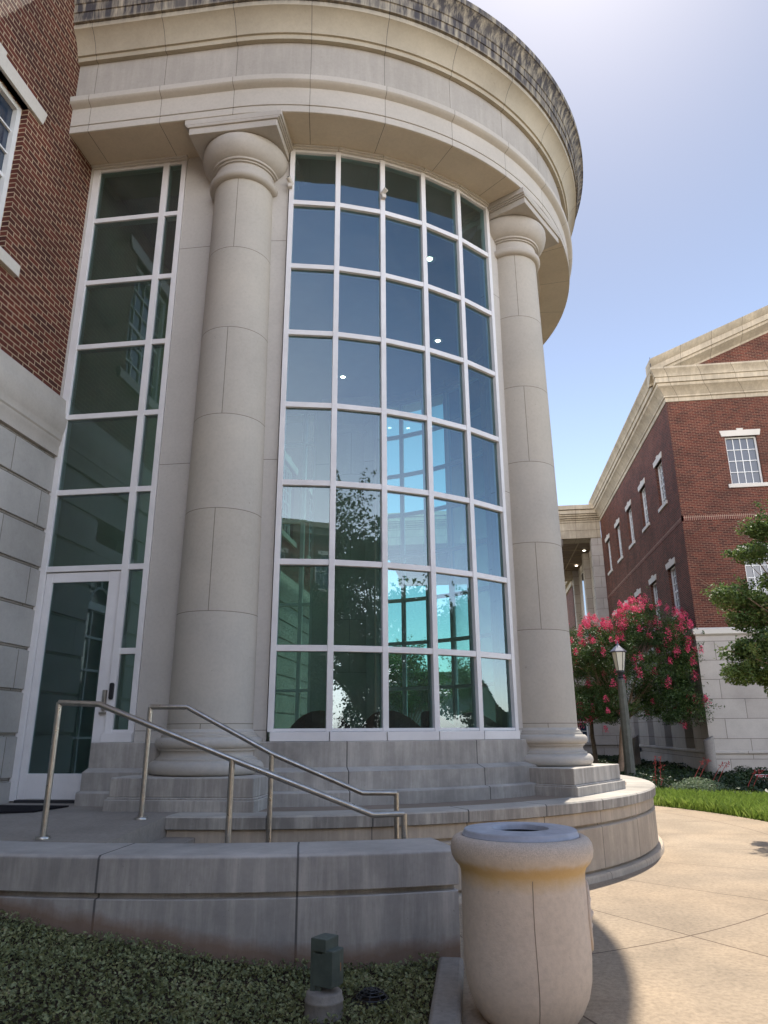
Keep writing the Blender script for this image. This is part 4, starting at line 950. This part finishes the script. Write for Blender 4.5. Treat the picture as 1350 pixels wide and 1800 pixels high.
def tree(name, base, c, rad, nclump, nleaf, L, mat, bark, label, cat, group=None, r0_=.09, fork=1.6, flowers=0, cs=.42, ftop=0, clumps=None, zmin=None):
    t = thing(name, base, label, cat, group)
    cl = clumps or crown_pts(c, rad[0]*.85, rad[1]*.85, rad[2]*.85, nclump)
    build('trunk', limbs(base, cl[:min(14, len(cl))], r0_, fork, (( c[0]-base[0])*.3, (c[1]-base[1])*.3)), bark, t, ang=60)
    P = []
    k = nleaf//len(cl)
    for p in cl:
        s = cs*random.uniform(.6, 1.25); q = rng.normal(size=(k, 3)); q /= np.linalg.norm(q, axis=1)[:, None]
        q *= (rng.uniform(0, 1, k)**.45)[:, None]*s; q[:, 2] *= .62
        P.append(q+np.array(p))
        # twig sprays sticking out
        for _ in range(5):
            d = rng.normal(size=3); d[2] = abs(d[2])*.6; d /= np.linalg.norm(d); m_ = max(6, k//22)
            tt_ = rng.uniform(.6, 1.5, m_)[:, None]; P.append(np.array(p)+d*s*tt_+rng.normal(size=(m_, 3))*.035)
    P = np.concatenate(P)
    if zmin is not None: P = P[P[:, 2] > zmin+rng.uniform(-.15, .15, len(P))]
    V, F = leaves(P, rng.uniform(.6, 1.3, len(P))*L, .25, .5); nmesh('crown', V, F, mat, t)
    if flowers:
        Q = []
        for i in range(flowers):
            if i % 5 < ftop:
                p = max(random.sample(cl, min(5, len(cl))), key=lambda q_: q_[2])
            else: p = random.choice(cl)
            v = Vector(p)-Vector(c); v = v.normalized() if v.length > .01 else Vector((0, 0, 1)); v = (v+Vector((random.gauss(0, .5), random.gauss(0, .5)-.25, random.gauss(.25, .5)))).normalized()
            o_ = np.array(p)+np.array(v)*cs*random.uniform(.75, 1.15); s = random.uniform(.07, .15)
            q = rng.normal(size=(70, 3)); q /= np.linalg.norm(q, axis=1)[:, None]; q *= (rng.uniform(0, 1, 70)**.5)[:, None]*s; q[:, :2] *= (1.05-.45*q[:, 2:]/s); q[:, 2] *= 1.7; Q.append(o_+q)
        Q = np.concatenate(Q); V, F = leaves(Q, rng.uniform(.035, .06, len(Q)), .2, .8); nmesh('blossoms', V, F, M_FLOW, t)
    return t
tree('crape_myrtle', (4.66, 27.4, 0), (5.75, 27.6, 3.65), (3.0, 2.3, 2.6), 125, 80000, .07, M_LEAFM, M_BARK, 'crape myrtle tree with bright pink blossoms just behind the lamp post', 'tree', 'pink crape myrtles', .10, 1.9, 280, .55, 3, zmin=1.6, clumps=crown_pts((5.75, 27.6, 3.75), 2.55, 1.95, 2.1, 115)+[(random.uniform(3.2, 7.3), random.uniform(26.3, 28.2), random.uniform(1.85, 2.7)) for _ in range(34)])
tree('crape_myrtle', (4.37, 31.0, 0), (4.3, 31.0, 4.0), (2.2, 1.8, 2.0), 50, 32000, .07, M_LEAFM, M_BARKD, 'crape myrtle with a darker trunk, standing farther back beside the right column', 'tree', 'pink crape myrtles', .09, 1.9, 90, .5, 2, zmin=1.6, clumps=crown_pts((4.2, 31.0, 4.0), 1.9, 1.5, 1.7, 50)+[(random.uniform(2.6, 5.6), random.uniform(30, 32), random.uniform(2.0, 2.8)) for _ in range(18)])
# tree entering the frame on the right: hand placed clumps
cl = [(4.2, 12.5, 3.62), (4.45, 12.6, 3.25), (4.4, 12.5, 2.75), (4.15, 12.4, 2.35), (4.65, 12.5, 4.35), (4.85, 12.5, 4.75), (4.6, 12.5, 2.3), (4.9, 12.5, 2.15), (4.55, 12.6, 3.55), (4.9, 12.5, 3.35), (4.75, 12.5, 2.9), (5.2, 12.6, 3.0), (5.0, 12.4, 2.55), (5.35, 12.5, 2.35), (5.1, 12.6, 3.9), (5.4, 12.4, 4.3), (5.15, 12.7, 4.75), (5.6, 12.5, 3.6), (5.7, 12.6, 2.9), (5.5, 12.3, 5.0), (5.9, 12.5, 4.2), (4.5, 12.4, 2.6), (5.25, 12.3, 2.65), (6.2, 12.5, 3.4), (6.3, 12.8, 4.6), (6.6, 12.5, 3.0), (5.45, 12.5, 3.25), (6.0, 12.4, 2.6), (5.3, 12.5, 3.5)]
tree('crape_myrtle', (6.4, 12.9, 0), (5.9, 12.5, 3.6), (1.6, 1.3, 1.6), 0, 40000, .062, M_LEAFR, M_BARK, 'green tree with reddish leaf tips reaching in from the right edge', 'tree', None, .09, 1.6, 0, .37, clumps=cl)
for i, (bx, by, cz, rd, lb) in enumerate([(7.2, -4.2, 5.3, 3.7, 'tall dark green tree mirrored in the second and third column of panes'), (13.0, .2, 4.0, 2.9, 'rounded dark green tree mirrored in the middle panes'),
                                       (1.5, -13.0, 4.9, 3.2, 'dark tree mirrored low in the left window panes'), (17, 5, 4.0, 2.4, 'low dark tree mirrored at the foot of the right panes')]):
    tree('shade_tree', (bx, by, 0), (bx, by, cz), (rd, rd, rd*1.15), 110, 36000, .15, M_LEAFD, M_BARKD, lb, 'tree', 'shade trees mirrored in the glass', .16, 1.8, 0, .85)

def hedge(x0, y0, x1, y1, h, w, label):
    t = thing('hedge', ((x0+x1)/2, (y0+y1)/2, 0), label, 'hedge', 'hedges mirrored in the bottom panes')
    n_ = int(hypot(x1-x0, y1-y0)*(1500*h)); k = rng.uniform(0, 1, n_); L_ = hypot(x1-x0, y1-y0)
    px, py = x0+(x1-x0)*k, y0+(y1-y0)*k; o_ = rng.normal(size=n_)*w*.4; hh_ = rng.uniform(0, 1, n_)**.6*h*(.85+.2*np.sin(k*L_*1.3)+.1*np.sin(k*L_*3.1))
    V, F = leaves(np.stack([px-(y1-y0)/L_*o_, py+(x1-x0)/L_*o_, hh_], 1), rng.uniform(.08, .16, n_), .3, .6); nmesh('foliage', V, F, M_LEAFD, t)
    s_ = MB()
    for q_ in range(int(L_)): s_.tube([(x0+(x1-x0)*q_/L_, y0+(y1-y0)*q_/L_, 0), (x0+(x1-x0)*q_/L_+.1, y0+(y1-y0)*q_/L_, h*.8)], [.04, .01], 5)
    build('stems', s_, M_BARKD, t)
hedge(10.0, -10.0, 19.0, 1.5, 4.6, 1.8, 'tall dark hedge mirrored in the bottom panes of the middle columns')
hedge(21.0, 3.5, 19.5, 14.0, 3.4, 1.4, 'tall dark hedge mirrored in the bottom pane of the right column')
hedge(-3.5, -16.5, 9.5, -11.0, 4.2, 1.8, 'tall dark hedge mirrored in the bottom panes of the left columns')

for (bx, by, lb) in ((-2.6, 25.5, 'small leafy tree showing green through the bottom panes at the left of the tall window'), (.2, 27.0, 'small leafy tree showing green through the bottom panes at the middle of the tall window')):
    tree('small_tree', (bx, by, 0), (bx, by, 3.0), (1.7, 1.5, 1.7), 40, 14000, .09, M_LEAFR, M_BARK, lb, 'tree', 'small trees beyond the rotunda', .08, 1.2, 0, .5)
hedge(-4.6, 22.6, 2.2, 23.6, 1.3, .8, 'low hedge showing green through the bottom row of panes')

# ================================================================= lamp post
LX, LY = 4.36, 23.8
def street_lamp(x, y, label):
    t = thing('lamp_post', (x, y, 0), label, 'lamp post')
    p = MB(); p.lathe(x, y, [(.20, 0), (.20, .05), (.17, .10), (.155, .3), (.145, 1.5), (.115, 2.95), (.125, 2.96), (.125, 3.02)], 8, ur=.15); build('pole', p, M_POST, t, smooth=False)
    p = MB(); p.lathe(x, y, [(.09, 3.02), (.075, 3.06), (.10, 3.09), (.07, 3.12), (.085, 3.2), (.13, 3.24), (.135, 3.28), (.10, 3.30)], 16); build('collar', p, M_DMETAL, t)
    g_ = MB(); g_.lathe(x, y, [(.12, 3.29), (.205, 3.86)], 6); ln_ = build('lantern', g_, M_LENS, t, smooth=False)
    f = MB()
    for k in range(6):
        a = pi*k/3; f.tube([(x+.125*cos(a), y+.125*sin(a), 3.28), (x+.212*cos(a), y+.212*sin(a), 3.87)], .011, 6)
    for r_, z_ in ((.125, 3.29), (.212, 3.87)): f.tube([(x+r_*cos(pi*k/3), y+r_*sin(pi*k/3), z_) for k in range(7)], .012, 6, cap=False)
    build('lantern_frame', f, M_DMETAL, ln_)
    f = MB(); f.lathe(x, y, [(.20, 3.86), (.255, 3.875), (.255, 3.90), (.10, 4.04), (.05, 4.08), (.04, 4.12), (.015, 4.15), (.018, 4.20), (0.001, 4.25)], 6); build('roof', f, simple('lamp_roof', (.16, .16, .19), .35, .5), ln_, smooth=False)
street_lamp(LX, LY, 'lamp post with six sided lantern in front of the pink blossoms')
street_lamp(13.2, 9.5, 'lamp post whose lantern is mirrored at the right of the window panes')

# ================================================================= lawn grass, ivy, shrub, yucca, sign
def blades(n, r0_, r1_, a0, a1, h0, h1, w, name, mat, label, cat, cond=None):
    a = np.radians(rng.uniform(a0, a1, n)); r_ = np.sqrt(rng.uniform(r0_**2, r1_**2, n)); x = CX+r_*np.cos(a); y = CY+r_*np.sin(a)
    if cond is not None: k = cond(x, y); x, y = x[k], y[k]
    n = len(x); h = rng.uniform(h0, h1, n); an = rng.uniform(0, 2*pi, n); ln_ = rng.normal(size=(n, 2))*.35*h[:, None]
    dx, dy = np.cos(an)*w, np.sin(an)*w
    V = np.stack([np.stack([x-dx, y-dy, 0*x-.01], 1), np.stack([x+dx, y+dy, 0*x-.01], 1), np.stack([x+ln_[:, 0]*.4+dx*.6, y+ln_[:, 1]*.4+dy*.6, h*.6], 1), np.stack([x+ln_[:, 0], y+ln_[:, 1], h], 1)], 1).reshape(-1, 3)
    F = np.arange(4*n).reshape(n, 4)
    return tag(nmesh(name, V, F, mat, loc=(6, 16, 0)), label, cat, kind='stuff')
bl = lambda x, y: (y+.62*(x-4.6) < 18.6)
blades(90000, 7.87, 13.5, 2, 62, .06, .24, .007, 'grass', M_GRASS, 'sunlit bright green lawn grass beyond the paving', 'grass', bl)
n = 60000; x = rng.uniform(2.0, 13, n); y = rng.uniform(17.5, 43.8, n); k = (y+.62*(x-4.6) > 18.5) & ~((x > RX-.15) & (y > RY-.15)) & (np.hypot(x-CX, y-CY) > 7.9); x, y = x[k], y[k]
hh = .16+.12*(np.sin(x*2.1+y)*np.sin(y*1.7))
V, F = leaves(np.stack([x, y, rng.uniform(.0, 1, len(x))**.7*hh+.02], 1), rng.uniform(.06, .13, len(x)), .5, .7)
tag(nmesh('ivy', V, F, M_IVY, loc=(6, 24, 0)), 'dark ivy ground cover at the foot of the brick building', 'ivy', kind='stuff')
def shrub(x, y, r_, h, n, L, mat, label, name='shrub'):
    t = thing(name, (x, y, 0), label, 'shrub')
    q = rng.normal(size=(n, 3)); q /= np.linalg.norm(q, axis=1)[:, None]; q *= (rng.uniform(.2, 1, n)**.5)[:, None]; q[:, 2] = np.abs(q[:, 2])*h; q[:, :2] *= r_
    V, F = leaves(q+np.array((x, y, 0)), rng.uniform(.5, 1.3, n)*L, .4, .4); nmesh('foliage', V, F, mat, t)
    s_ = MB()
    for _ in range(8): a = random.uniform(0, 6.28); s_.tube([(x, y, 0), (x+r_*.5*cos(a), y+r_*.5*sin(a), h*.7)], [.012, .004], 5)
    build('stems', s_, M_BARKD, t)
shrub(5.0, 18.9, .75, .42, 2600, .07, M_SAGE, 'small grey green shrub at the edge of the sunlit lawn')
shrub(8.2, 25.6, .45, .40, 900, .07, M_IVY, 'dark low shrub against the pale stone base')
shrub(7.05, 19.6, .8, .5, 2000, .06, M_IVY, 'dark bushy shrub behind the lawn near the right edge')
def yucca(x, y, h, dx, n, label):
    t = thing('red_yucca', (x, y, 0), label, 'yucca', 'red yucca plants along the lawn edge')
    lf = MB()
    for _ in range(18):
        a = random.uniform(0, 6.28); l = random.uniform(.25, .42); lf.tube([(x, y, 0), (x+l*.5*cos(a), y+l*.5*sin(a), l*.7), (x+l*cos(a), y+l*sin(a), l*.75)], [.010, .008, .001], 4)
    build('leaves', lf, M_IVY, t)
    for i in range(n):
        o = (i-(n-1)/2)*.12; s_ = MB(); P = [(x+o, y, 0), (x+o+dx*.25, y, h*.45), (x+o+dx*.65, y, h*.8), (x+o+dx, y, h)]
        s_.tube(P, [.010, .008, .006, .004], 5); st_ = build('flower_stalk', s_, M_YUC, t)
        b = MB(); kk = 26 if dx < .15 else 12
        for j in range(kk):
            f = random.uniform(.15 if dx < .15 else .8, 1); p = Vector(P[2]).lerp(Vector(P[3]), (f-.7)/.3) if f > .7 else Vector(P[0]).lerp(Vector(P[2]), f/.7)
            o3 = Vector((random.gauss(0, .022), random.gauss(0, .022), random.gauss(0, .02))); b.tube([tuple(p+o3), tuple(p+o3*1.4+Vector((0, 0, .025)))], [.012, .006], 5)
        build('buds', b, M_YUC, st_)
yucca(4.28, 19.8, .85, .05, 2, 'red yucca with upright red stalks next to the terrace edge')
yucca(5.05, 19.6, .78, .42, 2, 'red yucca with arching stalks behind the grey green shrub')
yucca(5.45, 19.4, .72, .38, 2, 'red yucca with arching stalks in the middle of the lawn edge')
yucca(6.0, 18.6, .58, .30, 2, 'red yucca with thin leaning stalks nearest the right edge')
t = thing('warning_sign', (7.95, 21.6, 0), 'low red and white warning sign in the shrubs at the right edge', 'sign')
q = MB(); q.box(7.2, 7.85, 21.58, 21.60, .02, .34); pn = build('panel', q, M_WPAINT, t, smooth=False)
q = MB(); q.box(7.22, 7.83, 21.572, 21.579, .20, .325); build('header', q, M_RED, pn, smooth=False)
q = MB(); q.tube([(7.3, 21.62, 0), (7.3, 21.62, .3)], .012, 6); build('stake', q, M_DMETAL, t)
cu = bpy.data.curves.new('lettering', 'FONT'); cu.body = 'DANGER'; cu.size = .12; cu.extrude = .002
lo_ = bpy.data.objects.new('lettering', cu); COL.objects.link(lo_)
dg = bpy.context.evaluated_depsgraph_get(); me = bpy.data.meshes.new_from_object(lo_.evaluated_get(dg)); bpy.data.objects.remove(lo_)
me.materials.clear(); me.materials.append(M_WPAINT); lo_ = bpy.data.objects.new('lettering', me); COL.objects.link(lo_)
lo_.parent = pn; lo_.rotation_euler = (pi/2, 0, 0); o_ = ORG[pn.name]; lo_.location = (7.26-o_[0], 21.568-o_[1], .225-o_[2])
